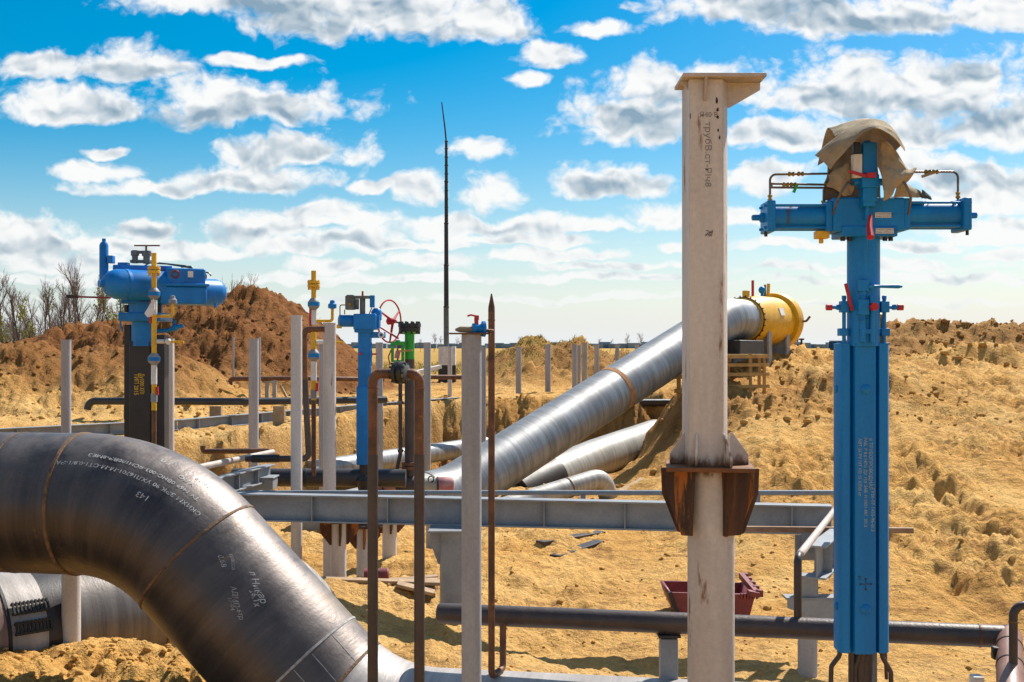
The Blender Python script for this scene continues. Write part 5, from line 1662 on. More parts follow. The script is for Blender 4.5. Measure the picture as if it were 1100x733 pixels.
MB().box(f(172, 305, 0.0), (14 * s, 0.45, 22 * s), rotc).build('cylinder_flange', BLUE2, lv, bevel=0.015)
MB().box(f(156, 324, 0), (50 * s, 0.35, 5 * s), rotc).build('saddle', BLUE2, lv, bevel=0.01)
nrm_ = Vector((sin(math.atan2(cd.y, cd.x) * 0.45), -cos(math.atan2(cd.y, cd.x) * 0.45), 0))
for x, y in ((192, 296), (216.5, 297.5)):
    MB().torus(f(x, y, -0.16 if x < 200 else 0.02) + nrm_ * 0.09, nrm_, 0.040, 0.012, 20, 8).build('lifting_ring', MAROON, lv)
MB().box(f(205, 296, -0.06) + nrm_ * 0.165, (5.5 * s, 0.008, 6.5 * s), rotc).build('nameplate', WHITE, lv)
MB().lathe([(-7 * s, 4.6 * s), (30 * s, 4.6 * s), (33 * s, 3.2 * s), (33.5 * s, 2.0 * s), (37 * s, 2.0 * s)], f(121, 296, -0.3), ZA, 18).build('accumulator', BLUE2, lv)
MB().box(f(128.5, 281, -0.3), (6 * s, 0.1, 8 * s)).build('accumulator_valve', BLUE2, lv, bevel=0.006)
MB().box(f(153, 288.5, 0), (60 * s, 0.28, 5 * s), rotc).box(f(136, 285, -0.1), (10 * s, 0.12, 4 * s)).build('manifold', BLUE2, lv, bevel=0.006)
for x, w_, y0 in ((145, 8, 270), (157.5, 9, 270.5)):
    MB().lathe([(0, w_ / 2 * s * 0.8), (8 * s, w_ / 2 * s * 0.8), (8.2 * s, w_ / 2 * s * 1.1), (13 * s, w_ / 2 * s * 1.1), (14 * s, w_ / 2 * s * 0.7)], f(x, y0 + 13, 0), ZA, 14).build('regulator', GREYM, lv)
MB().box(f(151, 271, 0.02), (20 * s, 0.08, 3 * s)).box(f(151, 281, 0.02), (21 * s, 0.10, 3 * s)).build('regulator_bridge', GREYM, lv)
MB().cyl(f(157, 270), f(157, 264.5), 1.1 * s, seg=8).box(f(158, 264, 0), (27 * s, 0.04, 1.3 * s)).build('hand_bar', RUSTP, lv)
MB().beam(f(75, 319, -0.1), f(122, 320.5, -0.1), 0.03, 0.022).build('lever_bar', MAROON, lv)
MB().beam(f(75, 319, -0.1), f(87, 319.3, -0.1), 0.045, 0.04).build('lever_grip', BLACK, lv)
for pts in (([150, 290], [162, 283], [180, 284], [205, 288]), ([172, 283], [200, 286], [208, 289]), ([196, 287.5], [206, 286.5], [208, 288]), ([215, 292], [226, 293.5], [228, 297]), ([131, 323], [131, 350], [133, 356])):
    MB().tube(fillet([f(x, y, -0.05) for x, y in pts], 0.05), 0.8 * s, 8).build('control_tube', STEELT if pts[0][0] > 140 else BLUE2, lv)
MB().cyl(f(227, 325, 0.2), f(227, 330, 0.2), 0.02, seg=8).build('drain_plug', BLUE2, lv)
MB().tube(fillet([f(168, 356, 0), f(182, 355, 0), f(186, 352, 0), f(197, 350, 0)], 0.04), 2.2 * s, 10).ball(f(188, 352, 0), 4.0 * s).build('side_valve', BLUE, lv)
MB().cyl(f(188, 352, 0), f(188, 344, 0), 1.4 * s, seg=8).build('valve_stem', BLUE, lv)
for k, txt in enumerate(('ТИП 2015', 'Ду1000 ХЛ1')):
    stuff(text_mesh(txt, 6.6 * s, lambda x, y, k=k: f(147.5 + k * 6.0 + y / s, 401 + x / s * (0.80 if k == 0 else 0.62), -10 * s - 0.002)).build('stencil_writing', YTEXT, lv, smooth=False))


# ================================================================== YELLOW RISERS
def yellow_riser(label, px, d, ys, dside, bases):
    """ys: top, flange, joint1, branch, tee, joint2, end of yellow, foot"""
    f, s = PL(d)
    top_, fl, j1, br, te, j2, ye, ft = ys
    t = thing('yellow_riser', label, 'gas riser', tuple(f(px, ft)))
    r = 2.7 * s
    MB().cyl(f(px, ye), f(px, top_), r, seg=16).build('pipe', YEL, t)
    MB().cyl(f(px, ft), f(px, ye + 0.1), r * 0.95, seg=14).build('lower_pipe', RUSTP, t)
    for dy in (-3.6, 0.4):
        MB().lathe([(0, 6.8 * s), (2.9 * s, 6.8 * s)], f(px, fl + dy + 2.4), ZA, 18).build('flange', YEL, t, bevel=0.002)
    mb = MB()
    for k in range(6):
        w = 2 * pi * k / 6
        o = Vector((cos(w), sin(w), 0)) * 5.4 * s
        mb.cyl(f(px, fl + 5.6) + o, f(px, fl - 5) + o, 0.9 * s, seg=6)
    stuff(mb.build('bolts', YEL, t))
    for y in (j1, j2):
        MB().lathe([(0, 3 * s), (2.5 * s, 5.6 * s), (4.5 * s, 6.4 * s), (8 * s, 6.4 * s), (10 * s, 5.2 * s), (12.5 * s, 3.2 * s)], f(px, y + 6), ZA, 16).build('insulating_joint', GREYP, t)
        MB().lathe([(4.2 * s, 6.55 * s), (8.2 * s, 6.55 * s)], f(px, y + 6), ZA, 16).build('joint_band', BLUE, t)
    MB().cyl(f(px, j1 + 22), f(px, j1 + 6.5), 3.3 * s, seg=14).build('white_wrap', WHITE, t)
    MB().cyl(f(px, j2 + 27), f(px, j2 + 6.5), 3.2 * s, seg=14).build('white_wrap', WHITE, t)
    MB().box(f(px - 3.4, br - 4, -0.02), (2.2 * s, 0.02, 23 * s)).build('red_tape', RED, t)
    MB().box(f(px + 4, j2 + 34, -0.02), (2.5 * s, 0.02, 9 * s)).build('red_tape', RED, t)
    MB().cyl(f(px, j2 + 46), f(px, j2 + 37), 3.5 * s, seg=14).build('grey_sleeve', GREYP, t)
    MB().tube(fillet([f(px, br), f(px + 20, br), f(px + 20, br - 16)], 3 * s), 1.6 * s, 10).build('branch_pipe', YEL, t)
    MB().lathe([(0, 2 * s), (1 * s, 4.6 * s), (5 * s, 4.6 * s), (6 * s, 3 * s), (9 * s, 2.4 * s), (9.5 * s, 0.8 * s)], f(px + 20, br - 13), ZA, 14).build('branch_valve', GREYP if dside else BLUE, t)
    MB().cyl(f(px, te), f(px + 32, te + 0.6), 1.3 * s, seg=10).build('tee_pipe', YEL, t)
    MB().cyl(f(px + 3, te), f(px + 11, te), 2.3 * s, seg=12).ball(f(px + 15, te), 3.4 * s, 12).build('tee_valve', WHITE, t)
    if dside:
        MB().prism([(0, 0), (-4 * s, -6 * s), (-10 * s, -16 * s), (-7 * s, -20 * s), (-2 * s, -19 * s), (1 * s, -10 * s)], f(px + 1, j1 + 5, -3.6 * s), XA, ZA, 0.02).build('torn_wrap', WHITE, t)
    return t


yellow_riser('yellow gas riser in front of the left black and blue valve', 165.5, 13.45, (272, 291, 316, 340, 367, 386, 441, 540), True, None)
yellow_riser('yellow gas riser between the two tall pale posts', 337, 14.2, (291, 306, 327, 345, 367.5, 382, 430, 512), False, None)

# ================================================================== MIDDLE BLUE VALVE
f, s = PL(14.25)
mv = thing('small_blue_valve', 'slim blue valve column with grey heads on top behind the rusty loop', 'valve', tuple(f(392, 560)))
MB().box(f(392, 383), (13.5 * s, 0.15, 70 * s)).build('column', BLUE2, mv, bevel=0.01)
MB().box(f(392, 457), (16.5 * s, 0.18, 84 * s)).build('shroud', BLUE2, mv, bevel=0.012)
MB().cyl(f(392, 568), f(392, 498), 6 * s, seg=16).lathe([(0, 12 * s), (6 * s, 12 * s), (6.1 * s, 7 * s), (12 * s, 8 * s), (18 * s, 11 * s), (24 * s, 7 * s)], f(392, 534), ZA, 20).build('valve_base', BLACK, mv)
MB().lathe([(0, 4 * s), (1 * s, 6.5 * s), (20 * s, 6.5 * s), (21 * s, 4 * s)], f(364, 345, -0.05), (1, 0.3, 0), 18).build('cylinder', BLUE2, mv)
MB().box(f(393, 346), (24 * s, 0.26, 17 * s)).box(f(391, 355.5), (19 * s, 0.2, 4 * s)).build('gearbox', BLUE2, mv, bevel=0.012)
MB().lathe([(0, 5.5 * s), (9 * s, 6.0 * s), (12 * s, 4 * s), (13 * s, 3 * s)], f(404, 344, 0.05), ZA, 14).box(f(405, 346, 0.03), (6 * s, 0.14, 14 * s)).build('drive_head', BLUE2, mv, bevel=0.006)
MB().box(f(404, 349, 0.15), (26 * s, 0.08, 5 * s)).build('arm', BLUE2, mv, bevel=0.006) if False else None
MB().box(f(404, 360, 0.0), (20 * s, 0.08, 6.5 * s)).build('arm', BLUE2, mv, bevel=0.006)
MB().torus(f(410, 360, -0.05), (0, 1, 0), 2.6 * s, 0.9 * s, 18, 6).build('arm_eye', WHITE, mv)
MB().box(f(376.5, 325.5), (10 * s, 0.14, 15 * s)).box(f(377, 318.6), (8 * s, 0.16, 3 * s)).build('control_head', GREYM, mv, bevel=0.01)
MB().cyl(f(389.5, 338), f(389.5, 320), 3.0 * s, seg=14).box(f(389, 319.5), (16 * s, 0.1, 3 * s)).build('regulator', GREYM, mv)
MB().box(f(383, 327), (5 * s, 0.06, 11 * s)).build('regulator_bracket', GREYM, mv)
MB().box(f(400, 324), (5 * s, 0.07, 13 * s)).build('pilot_box', BLUE2, mv, bevel=0.004)
MB().cyl(f(389.5, 318), f(389.5, 313), 1.1 * s, seg=8).build('red_knob', RED, mv)
MB().ball(f(377, 327, -0.09), 1.8 * s, 10).build('yellow_fitting', BRASS, mv)
for pts in (([366, 340], [366, 328], [377, 328]), ([371, 338], [371, 333]), ([397, 338], [400, 331])):
    MB().tube(fillet([f(x, y, -0.06) for x, y in pts], 0.02), 0.6 * s, 8).build('control_tube', STEELT, mv)
MB().box(f(365, 351, -0.05), (5 * s, 0.06, 4 * s)).build('yellow_block', YEL, mv, bevel=0.003)
MB().cyl(f(398.5, 393, -0.02), f(398.5, 368, -0.02), 1.4 * s, seg=8).box(f(398.5, 380, -0.02), (3.2 * s, 0.04, 6 * s)).build('test_valve', BLUE, mv)
MB().cyl(f(399, 380.5, -0.02), f(405, 380.5, -0.02), 1.0 * s, seg=8).build('red_cap', RED, mv)
MB().beam(f(395.2, 372, -0.05), f(396.5, 383, -0.05), 0.02, 0.022, up=(1, 0, 0)).build('red_lever', RED, mv)
MB().ball(f(388.5, 380, -0.085), 1.5 * s, 10).build('red_cap', RED, mv)
MB().cyl(f(385, 373, -0.02), f(381, 373, -0.02), 1.3 * s, seg=8).build('side_plug', BLUE, mv)
stuff(text_mesh('32-72', 5 * s, lambda x, y: f(389 + y / s, 396 + x / s * 0.8, -0.095)).build('stencil_writing', BLUE, mv, smooth=False))

# ================================================================== GREEN TOPPED RISER, ITS VALVE AND HAND WHEEL
f, s = PL(14.6)
gr = thing('green_riser', 'dark riser with a bright green neck and a black bolted flange on top', 'riser', tuple(f(440, 540)))
MB().cyl(f(440, 386), f(440, 357), 5.2 * s, seg=22).build('green_neck', GREEN, gr)
MB().lathe([(0, 6 * s), (2.5 * s, 9.5 * s), (3 * s, 9.5 * s)], f(440, 359.5), ZA, 22).build('green_collar', GREEN, gr)
MB().lathe([(0, 11.5 * s), (4.4 * s, 11.8 * s), (4.5 * s, 9.4 * s), (5.0 * s, 9.4 * s), (5.1 * s, 12.4 * s), (9 * s, 12.2 * s)], f(440, 356.5), ZA, 24).build('flange', BLACK, gr)
mb = MB()
for k in range(10):
    w = 2 * pi * k / 10
    o = Vector((cos(w), sin(w), 0)) * 10.2 * s
    mb.cyl(f(440, 359) + o, f(440, 345.5) + o, 1.2 * s, seg=6)
stuff(mb.build('bolts', BLACK, gr))
MB().cyl(f(440, 520), f(440, 386), 5.3 * s, seg=20).build('stem', DARKP, gr)
MB().lathe([(0, 8.5 * s), (3.5 * s, 8.5 * s)], f(440, 500), ZA, 20).lathe([(0, 8.5 * s), (3.5 * s, 8.5 * s)], f(440, 504.5), ZA, 20).build('lower_flange', RUSTP, gr)
tee = Vector((1, 0.12, 0)).normalized()
MB().lathe([(-14 * s, 7.5 * s), (-11 * s, 10 * s), (0, 11.5 * s), (9 * s, 9.5 * s), (15 * s, 9.2 * s)], f(440, 521.5), tee, 24).build('tee_body', DARKP, gr)
MB().ring(f(428, 521.5), tee, 9 * s, 0.02, 20).build('weld_seam', RUSTP, gr)
MB().lathe([(0, 8.2 * s), (14 * s, 8.2 * s)], f(455, 521.5) , tee, 24).build('pipe_end', CONCR, gr)
MB().lathe([(0, 9 * s), (1 * s, 9.6 * s), (13 * s, 9.8 * s), (18 * s, 8.6 * s), (19 * s, 3 * s)], f(469, 522), tee, 24).build('red_cap', PINKC, gr)
MB().ring(f(470, 522), tee, 9.6 * s, 0.012, 20).build('strap', BLACK, gr)
MB().torus(f(463.5, 514, -0.09), (0, 1, 0), 3 * s, 0.7 * s, 14, 6).build('shackle', BLACK, gr)
MB().lathe([(0, 8.0 * s), (34 * s, 8.0 * s)], f(393, 533) , Vector((34, 0, 11)).normalized(), 22).build('inlet_pipe', PINKC, gr)
for x in (403, 413):
    MB().ring(f(x, 533 - (x - 393) * 0.32), Vector((34, 0, 11)).normalized(), 8.1 * s, 0.012, 18).build('strap', BLACK, gr)
MB().tube(fillet([f(430, 392), f(430, 488), f(424, 516)], 0.1), 2.1 * s, 12).build('bypass_pipe', DARKP, gr)
for y in (398, 432, 484):
    MB().lathe([(0, 3.2 * s), (3 * s, 3.2 * s)], f(430, y + 2), ZA, 10).build('coupling', STEELT, gr)
# little green valve with its handle
yk = thing('yoke_valve', 'small green yoke valve with a brown handle above the bolted flange', 'valve', tuple(f(428, 388, -0.1)))
for x in (422.5, 433.5):
    MB().box(f(x, 378.5, -0.1), (3 * s, 0.04, 19 * s)).build('yoke_leg', GREEN, yk, bevel=0.006)
MB().box(f(428, 369, -0.1), (15 * s, 0.06, 4 * s)).cyl(f(428, 368, -0.1), f(428, 365.5, -0.1), 2.5 * s, seg=10).box(f(428, 388, -0.1), (13 * s, 0.06, 2 * s)).build('yoke_bridge', GREEN, yk, bevel=0.006)
MB().cyl(f(428, 392, -0.1), f(428, 369, -0.1), 0.9 * s, seg=8).build('spindle', STEELT, yk)
MB().box(f(428, 381, -0.12), (5 * s, 0.03, 8 * s), Matrix.Rotation(0.2, 3, 'Y')).build('red_tag', PINKC, yk)
MB().beam(f(428, 377.5, -0.12), f(444, 376.5, -0.18), 0.02, 0.022).build('handle', TIMBER, yk)
MB().tube(fillet([f(421, 376, -0.1), f(418, 384, -0.1), f(420, 392, -0.1)], 0.05), 0.7 * s, 8).build('red_hose', RED, yk)
# hand wheel
wh = thing('hand_wheel', 'red spoked hand wheel seen obliquely beside the green riser', 'hand wheel', tuple(f(417, 348, 0.1)))
wc = f(417, 345, 0.15)
wn = Vector((0.88, -0.45, 0.0)).normalized()
MB().torus(wc, wn, 23 * s, 0.9 * s, 36, 8).build('rim', RED, wh)
a, b = frame_for(wn)
hub = wc + wn * 4.5 * s
for k in range(3):
    w = 0.5 + 2 * pi * k / 3
    MB().tube([hub, wc + (a * cos(w) + b * sin(w)) * 23 * s], [1.6 * s, 0.9 * s], 8).build('spoke', RED, wh)
MB().lathe([(-4 * s, 1.5 * s), (-2 * s, 4.0 * s), (3 * s, 3.5 * s), (8 * s, 1.6 * s)], hub - wn * 4 * s, wn, 14).build('hub', RED, wh)
MB().cyl(hub, f(440, 350, 0.0), 1.0 * s, seg=8).build('shaft', STEELT, wh)
MB().tube([f(404, 348.5, -0.1), f(429, 364, -0.1)], 1.0 * s, 8).build('bar', RED, wh)

# ================================================================== RIGHT EDGE PIPES
f, s = PL(6.9)
re_ = thing('hooked_pipe', 'dark hooked vent pipe cut by the right edge of the view', 'pipe', tuple(f(1088, 770)))
MB().tube(fillet([f(1088.5, 800), f(1088.5, 651), f(1140, 648)], 12 * s, 8), 4.6 * s, 18).build('pipe', DARKP, re_)
MB().ring(f(1088.5, 668), ZA, 4.6 * s, 0.006, 16).build('weld_seam', RUSTP, re_)
bp = thing('brown_pipe', 'reddish brown pipe at the lower right corner with a black clamp', 'pipe', tuple(f(1090, 800, 0.2)))
q0, q1 = W(1084, 684.5, 7.38), W(1090, 860, 5.7)
MB().tube([q0, q1], [0.079, 0.079], 24).build('pipe', BROWNP, bp)
MB().ball(q0, 0.079, 20).build('elbow', DARKP, bp)
qd = (q1 - q0).normalized()
for k in (0.16, 0.42):
    MB().ring(q0 + qd * k, qd, 0.079, 0.008, 24).build('strap', BLACK, bp)
qc = q0 + qd * 0.22
MB().box(qc + Vector((-0.093, -0.01, 0.0)), (0.035, 0.05, 0.075)).box(qc + Vector((-0.105, -0.03, 0.0)), (0.03, 0.03, 0.04)).build('clamp', BLACK, bp, bevel=0.004)
wbx = MB().box(f(1071, 752, 0.3), (12 * s, 0.08, 22 * s)).build('white_block', WHITE, loc=tuple(f(1071, 745, 0.3)), bevel=0.006)
info(wbx, 'small white block beside the reddish pipe at the lower right corner', 'block')

# ================================================================== BUCKET, PLANKS, CAP
f, s = PL(12.45)
bk0 = f(763, 684)
bk = thing('digger_bucket', 'dark red toothed digger bucket lying on the sand behind the white column', 'bucket', (bk0.x, bk0.y, gz(bk0.x, bk0.y)))
prof = [(713, 630), (716, 640), (721, 652), (729, 665), (740, 675), (756, 681), (775, 680), (790, 672), (799, 655), (805, 632)]
mb = MB()
vs, fs = [], []
for x, y in prof:
    for yy_ in (-0.30, 0.30):
        vs.append(f(x, y, yy_))
for i in range(len(prof) - 1):
    fs.append((2 * i, 2 * i + 1, 2 * i + 3, 2 * i + 2))
o = mb.add(vs, fs).build('shell', MAROON, bk)
md = o.modifiers.new('thickness', 'SOLIDIFY')
md.thickness = 0.03
for yy_ in (-0.30, 0.30):
    poly = [((x - 763) * s, (684 - y) * s) for x, y in prof]
    MB().prism(poly, f(763, 684, yy_), XA, ZA, 0.03).build('side_plate', MAROON, bk, bevel=0.004)
mb = MB()
for i in range(5):
    (x0, y0), (x1, y1) = prof[i], prof[i + 1]
    mb.beam(f(x0 + 2.2, y0 - 0.5, -0.322), f(x1 + 2.2, y1 - 0.5, -0.322), 0.02, 0.045)
mb.build('wear_strip', BLACK, bk)
MB().beam(f(797, 630, -0.32), f(808, 632, -0.32), 0.10, 0.05).beam(f(806, 631, -0.3), f(802, 624, 0.3), 0.05, 0.06).build('cutting_edge', MAROON, bk)
for k in range(5):
    yy_ = -0.30 + k * 0.15
    MB().box(f(809.5 - k * 0.8, 631 - k * 1.4, yy_), (0.07, 0.065, 0.075)).build('tooth', MAROON, bk, bevel=0.008)
for k in range(6):
    MB().box(f(790 + k * 3.2, 633.5, -0.33), (0.022, 0.03, 0.06)).build('tooth', MAROON, bk, bevel=0.004)

PLK = 'planks lying in the sand by the short piles'
for k, (x0, y0, x1, y1, d0, d1, w, lb) in enumerate((
        (338, 633, 474, 626.5, 12.55, 12.65, 0.14, 'longest pale plank at the front of the small timber pile'),
        (357, 629, 470, 623.5, 12.95, 12.9, 0.13, 'plank behind the front one in the small timber pile'),
        (400, 627, 470, 619.5, 13.2, 13.35, 0.12, 'plank at the back of the small timber pile with the red cap'),
        (345, 628, 386, 624.5, 13.2, 13.2, 0.12, 'dark short plank left of the red cap'),
        (427, 636.5, 467, 636, 12.5, 12.5, 0.30, 'short thick board under the right end of the timber pile'))):
    a_, b_ = W(x0, y0, d0), W(x1, y1, d1)
    a_.z, b_.z = max(a_.z, gz(a_.x, a_.y) + 0.035), max(b_.z, gz(b_.x, b_.y) + 0.035)
    o = MB().beam(a_, b_, w, 0.035).build('plank', WOOD if k != 3 else DARKP, loc=tuple(a_), bevel=0.004)
    info(o, lb, 'plank', PLK)
o = MB().box(W(383, 630.5, 12.7), (0.08, 0.12, 0.07)).build('wood_block', WOOD, loc=tuple(W(383, 634, 12.7)), bevel=0.004)
info(o, 'small pale wood block on the timber pile left of the red cap', 'block')
rc = thing('red_cap', 'faded red plastic pipe cap resting on the planks', 'pipe cap', tuple(W(405, 628, 12.9)))
f, s = PL(12.85)
MB().lathe([(0, 7.6 * s), (25 * s, 7.6 * s), (26.5 * s, 6.4 * s)], Vector((f(391, 620).x, 12.85, max(f(391, 620).z, gz(f(404, 620).x, 12.85) + 0.10))), (1, 0.08, 0), 26).build('shell', PINKC if False else MAROON, rc)
for x in (404, 410, 416):
    MB().box(Vector((f(x, 0).x, 12.85 - 0.06, max(f(391, 620).z, gz(f(404, 620).x, 12.85) + 0.10) - 0.065)), (2.2 * s, 0.03, 2.2 * s)).build('lug', MAROON, rc)
for k, (x0, y0, x1, y1, d0, lb) in enumerate(((580, 589, 646, 577, 16.6, 'dark board half sunk in the sand below the long beam'), (668, 527, 692, 518, 22.5, 'pale board on the slope left of the white column'),
                                              (668, 452, 690, 451.5, 29.3, 'short pale board at the foot of the far bank'), (690, 462, 712, 457, 28.0, 'pale plank beside the buried wide pipe'),
                                              (596, 594, 644, 584, 16.0, 'black strip of board in the sand under the beam'))):
    a_, b_ = W(x0, y0, d0), W(x1, y1, d0 + 0.8)
    a_.z, b_.z = gz(a_.x, a_.y) + 0.0, gz(b_.x, b_.y) + 0.005
    o = MB().beam(a_, b_, 0.18, 0.07).build('loose_board', (DARKP, WOOD, WOOD, WOOD, BLACKM)[k], loc=tuple(a_), bevel=0.004)
    info(o, lb, 'board', 'loose boards about the pit')

# ================================================================== CAR AND CART ON THE UPPER GROUND
f, s = PL(80)
cxw = f(903, 388)
cg = gz(cxw.x, 80)
car = thing('parked_car', 'silver white car mostly hidden behind the blue column', 'car', (cxw.x, 80, cg))
yb_ = HY + (CZ - cg) / 80 * F


def carp(mbx):
    return mbx


for nm, sec_, mat_, w_ in (('body', [(-2.1, .35), (2.2, .35), (2.3, .7), (2.1, 1.0), (1.1, 1.12), (-1.9, 1.12), (-2.15, .9)], CARP, 1.75),
                           ('cabin', [(-1.8, 1.115), (1.15, 1.115), (0.45, 1.72), (-1.5, 1.72)], GLASSD, 1.5), ('roof', [(-1.5, 1.722), (0.45, 1.722), (0.35, 1.80), (-1.4, 1.80)], CARP, 1.5)):
    dirx = Vector((-0.35, -0.94, 0)).normalized()
    MB().prism(sec_, (cxw.x, 80, cg), dirx, ZA, w_).build(nm, mat_, car, bevel=0.06)
for xx in (-1.35, 1.4):
    for sg in (-1, 1):
        c = Vector((cxw.x, 80, cg + 0.34)) + dirx * xx + dirx.cross(ZA) * sg * 0.80
        MB().cyl(c - dirx.cross(ZA) * 0.11, c + dirx.cross(ZA) * 0.11, 0.34, seg=18).build('wheel', RUBBER, car)
for sg in (-1, 1):
    MB().ball(Vector((cxw.x, 80, cg + 0.82)) + dirx * 2.22 + dirx.cross(ZA) * sg * 0.62, 0.13, 10, 0.6, dirx).build('headlight', WHITE, car)
f, s = PL(35)
cr_ = thing('frame_cart', 'small grey frame stand with a dark drum right of the yellow launcher', 'stand', (f(859, 380).x, 35, gz(f(859, 380).x, 35)))
zb = HY + (CZ - gz(f(859, 380).x, 35)) / 35 * F
for x in (851, 856.5):
    for dy in (0, 0.5):
        MB().beam(f(x, zb, dy), f(x, 364.5, dy), 0.05, 0.05, up=(0, 1, 0)).build('leg', GREYP, cr_)
for y in (365, 371, 377):
    MB().beam(f(850, y), f(857.5, y), 0.05, 0.05).build('rail', GREYP, cr_)
MB().cyl(f(861, zb), f(861, 369), 2.0 * s, seg=14).cyl(f(861, 369), f(861, 365), 1.1 * s, seg=10).box(f(861, 364.6), (5 * s, 0.1, 0.05)).build('drum', BLACK, cr_)

# ================================================================== TREES
def make_tree(seed, h, leaf=0.0, spread=1.0, dens=1.0):
    rng = random.Random(seed)
    tr, cw, lf = MB(), MB(), MB()

    def grow(p, d, L, r, lev):
        n = 3
        pts = [p]
        for i in range(n):
            d = (d + Vector((rng.uniform(-.16, .16), rng.uniform(-.16, .16), 0.06))).normalized()
            pts.append(pts[-1] + d * L / n)
        (tr if lev == 0 else cw).tube(pts, [r * (1 - 0.18 * i) for i in range(n + 1)], 6 if lev == 0 else (4 if lev < 2 else 3), cap=False)
        if lev >= 3:
            if rng.random() < leaf:
                for _ in range(7):
                    c = pts[rng.randint(1, n)] + Vector((rng.gauss(0, .16), rng.gauss(0, .16), rng.gauss(0, .16)))
                    u = Vector((rng.gauss(0, 1), rng.gauss(0, 1), rng.gauss(0, 1))).normalized() * 0.10
                    w = u.cross(Vector((rng.gauss(0, 1), rng.gauss(0, 1), rng.gauss(0, 1)))).normalized() * 0.07
                    lf.add([c - u, c + w, c + u, c - w], [(0, 1, 2, 3)])
            return
        k = int((15, 6, 5)[lev] * dens + rng.random())
        for i in range(k):
            t = rng.uniform(0.30 if lev == 0 else 0.2, 1.0)
            q = t * n
            a = min(int(q), n - 1)
            o = pts[a].lerp(pts[a + 1], q - a)
            az = rng.uniform(0, 2 * pi)
            el = rng.uniform(0.3, 0.8) * spread
            nd = (d * cos(el) + Vector((cos(az), sin(az), 0.15)) * sin(el)).normalized()
            grow(o, nd, L * (rng.uniform(.26, .44) if lev == 0 else rng.uniform(.42, .65)) * (1.15 - 0.5 * t), r * (0.34 if lev == 0 else 0.42), lev + 1)
    grow(Vector((0, 0, -0.3)), Vector((rng.uniform(-.05, .05), 0, 1)), h * 0.93, h * 0.010 + 0.03, 0)
    return tr, cw, lf


protos = []
for k in range(6):
    tr, cw, lf = make_tree(40 + k, 6.0, leaf=(0.0, 0.0, 0.0, 0.04, 0.0, 0.16)[k])
    t = thing('tree', 'bare tree', 'tree', (0, 0, 0))
    tr.build('trunk', BARK, t)
    c = cw.build('crown', TWIG, t)
    if lf.f:
        c2 = lf.build('leaves', LEAFY, c, smooth=False)
        c2['at'] = (0, 0, 0)
        c2['kind'] = 'stuff'
    protos.append(t)
rng = random.Random(3)
TG = 'trees in the belt behind the left bank'
ORD = ['first', 'second', 'third', 'fourth', 'fifth', 'sixth', 'seventh', 'eighth', 'ninth', 'tenth', 'eleventh', 'twelfth', 'thirteenth', 'fourteenth', 'fifteenth', 'sixteenth', 'seventeenth', 'eighteenth']
spots = [(4, 78, 300, 0), (14, 80, 310, 1), (25, 76, 303, 2), (33, 86, 322, 4), (44, 77, 306, 0), (52, 88, 318, 3), (60, 79, 312, 2), (70, 86, 320, 4), (79, 77, 306, 1), (86, 80, 290, 0), (94, 76, 291, 2),
         (101, 84, 305, 4), (110, 78, 312, 3), (119, 84, 322, 5), (126, 79, 316, 5), (38, 74, 330, 5), (8, 73, 335, 5), (130, 90, 330, 2), (-10, 78, 305, 1), (-25, 80, 300, 2), (66, 92, 324, 0), (18, 92, 322, 3),
         (246, 95, 304, 0), (256, 97, 300, 2), (265, 95, 306, 4)]
names = ['leftmost bare tree behind the left bank', None]
used = set()
for i, (px, d, ytop, kind) in enumerate(spots):
    p = protos[kind]
    o = p if kind not in used else copy_tree(p)
    used.add(kind)
    x = (px - 550) / F * d
    zg = gz(x, d)
    h = (HY - ytop) / F * d + CZ - zg
    o.location = (x, d, zg)
    k = h / 6.3
    k *= 1.03
    o.scale = (k * rng.uniform(.8, 1.0), k * 0.9, k)
    o.rotation_euler = (0, 0, rng.uniform(0, 6.28))
    if px in (119, 126):
        lb = 'yellow green budding tree just left of the blue cylinder valve' if px == 126 else 'budding tree with yellow green leaves left of the black shroud'
    elif px in (86, 94):
        lb = 'tallest bare tree rising above the lever bar of the blue cylinder valve' if px == 86 else 'tall bare tree close beside the tallest one near the blue cylinder'
    elif px > 240:
        lb = {246: 'left', 256: 'middle', 265: 'right'}[px] + ' one of the three bare tree tops peeping over the brown heap'
    elif px in (38, 8):
        lb = 'low budding bush with yellow green leaves just left of the bare grey post' if px == 38 else 'low budding bush at the left edge of the tree belt'
    else:
        rank = sorted(q[0] for q in spots if q[0] < 240 and q[0] not in (119, 126, 86, 94, 38, 8)).index(px)
        lb = 'bare grey brown tree, ' + ORD[rank] + ' from the left in the belt behind the bank'
    info(o, lb, 'tree', TG)
# dense undergrowth of the far wood
mb = MB()
rg = random.Random(11)
for i in range(1000):
    px = rg.uniform(-60, 345)
    d = rg.uniform(95, 125)
    x = (px - 550) / F * d
    z0 = 1.8
    h = rg.uniform(1.6, 4.2)
    lean = Vector((rg.gauss(0, .25), rg.gauss(0, .2), h))
    p = Vector((x, d, z0))
    mb.tube([p, p + lean * .5, p + lean], [0.035, 0.028, 0.010], 3, cap=False)
    for j in range(5):
        q = p + lean * rg.uniform(.35, .95)
        e = q + Vector((rg.gauss(0, .5), rg.gauss(0, .4), rg.uniform(.2, .9)))
        mb.tube([q, e], [0.022, 0.008], 3, cap=False)
o = mb.build('far_wood', TWIG, loc=(0, 0, 0), smooth=False)
o['kind'] = 'stuff'
o['label'] = 'far bare wood on the left horizon'
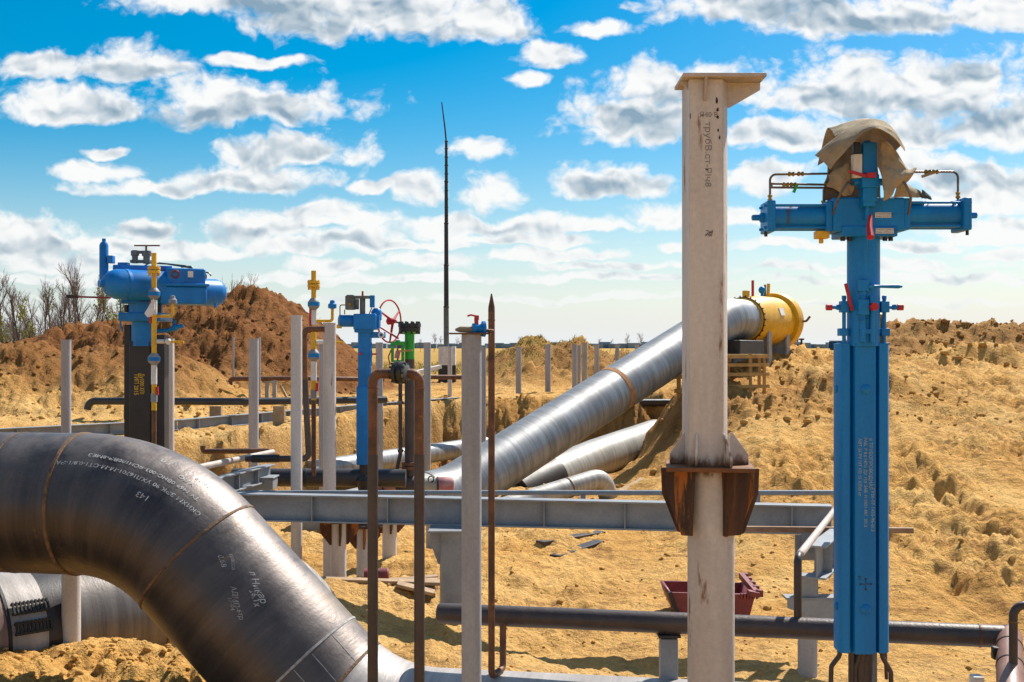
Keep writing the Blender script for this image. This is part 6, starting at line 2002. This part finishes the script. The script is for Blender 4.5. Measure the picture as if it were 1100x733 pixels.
# thin bare trees scattered along the horizon
hg = 'small bare trees on the horizon'
for i, (px, d, ytop) in enumerate(((466, 300, 352), (474, 320, 356), (490, 310, 357), (498, 330, 355), (560, 260, 357), (571, 300, 355), (643, 280, 359), (655, 300, 360), (673, 290, 352), (688, 240, 351), (702, 310, 362), (628, 330, 364), (452, 330, 360))):
    o = copy_tree(protos[(0, 2, 4)[i % 3]])
    x = (px - 550) / F * d
    zg = gz(x, d)
    k = ((HY - ytop) / F * d + CZ - zg) / 6.3
    o.location = (x, d, zg)
    k *= 0.75
    o.scale = (k * 1.1, k * 1.1, k)
    o.rotation_euler = (0, 0, i * 1.3)
    info(o, ('tiny bare tree on the horizon just left of the mast plinth', 'tiny bare tree on the horizon directly behind the mast plinth', 'tiny bare tree on the horizon close right of the mast plinth', 'tiny bare tree on the horizon left of the grey valve post',
             'tiny bare tree top behind the left grassy heap', 'tiny bare tree top behind the middle of the grassy heaps', 'tiny bare tree on the horizon where the right grassy heap ends', 'small bare tree between the grassy heap and the silver pipe',
             'tiny bare tree right above the rear grey posts', 'taller bare tree on the horizon above the silver pipe', 'low bare tree on the horizon beside the silver pipe', 'low bare tree top behind the right grassy heap', 'tiny bare tree on the horizon by the green riser')[i], 'tree', hg)
# band of distant woods, air haze put into the blue base colour
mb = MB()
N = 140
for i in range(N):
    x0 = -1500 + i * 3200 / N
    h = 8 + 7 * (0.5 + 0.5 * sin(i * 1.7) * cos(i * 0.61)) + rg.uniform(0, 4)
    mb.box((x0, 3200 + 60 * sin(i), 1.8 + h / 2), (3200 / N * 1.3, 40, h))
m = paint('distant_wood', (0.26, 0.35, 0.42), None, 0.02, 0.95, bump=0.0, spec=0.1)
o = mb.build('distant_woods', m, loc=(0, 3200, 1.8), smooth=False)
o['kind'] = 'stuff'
o['label'] = 'haze-coloured line of far woods on the horizon'


# dry grass blades on the heaps and field edge
def grass():
    rng = np.random.default_rng(9)
    n1, n2, n3, n4 = 3000, 9000, 5000, 2500
    x = np.concatenate([rng.normal(1.7, 1.7, n1), rng.uniform(-22, 30, n2), rng.uniform(-40, -5, n3), rng.uniform(4, 12, n4)])
    y = np.concatenate([rng.normal(46, 2.2, n1), 56 + 40 * rng.random(n2) ** 1.5, rng.uniform(50, 75, n3), rng.uniform(38, 60, n4)])
    z = terrain(x, y, False) - 0.02
    n = len(x)
    h = np.where(np.arange(n) < n1, rng.uniform(.04, .15, n), rng.uniform(.10, .34, n))
    a = rng.uniform(0, 2 * pi, n)
    w = 0.022
    V = np.stack([np.stack([x - w * np.cos(a), y - w * np.sin(a), z], -1), np.stack([x + w * np.cos(a), y + w * np.sin(a), z], -1),
                  np.stack([x + rng.normal(0, .09, n), y + rng.normal(0, .09, n), z + h], -1)], 1).reshape(-1, 3)
    me = bpy.data.meshes.new('dry_grass')
    me.vertices.add(len(V))
    me.vertices.foreach_set('co', V.astype(np.float32).ravel())
    me.loops.add(len(V))
    me.loops.foreach_set('vertex_index', np.arange(len(V), dtype=np.int32))
    me.polygons.add(n)
    me.polygons.foreach_set('loop_start', (np.arange(n) * 3).astype(np.int32))
    me.update(calc_edges=True)
    me.materials.append(paint('dry_grass_blades', (0.40, 0.29, 0.07), (0.22, 0.21, 0.04), 0.5, 0.9, bump=0.0))
    o = bpy.data.objects.new('dry_grass', me)
    COL.objects.link(o)
    o['kind'] = 'stuff'
    o['label'] = 'dry yellow grass on the heaps and the far field'


grass()
for o in bpy.data.objects:
    if o.name.split('.')[0] in ('chalk_writing', 'chalk_line'):
        o['kind'] = 'stuff'
    if 'at' in o:
        del o['at']
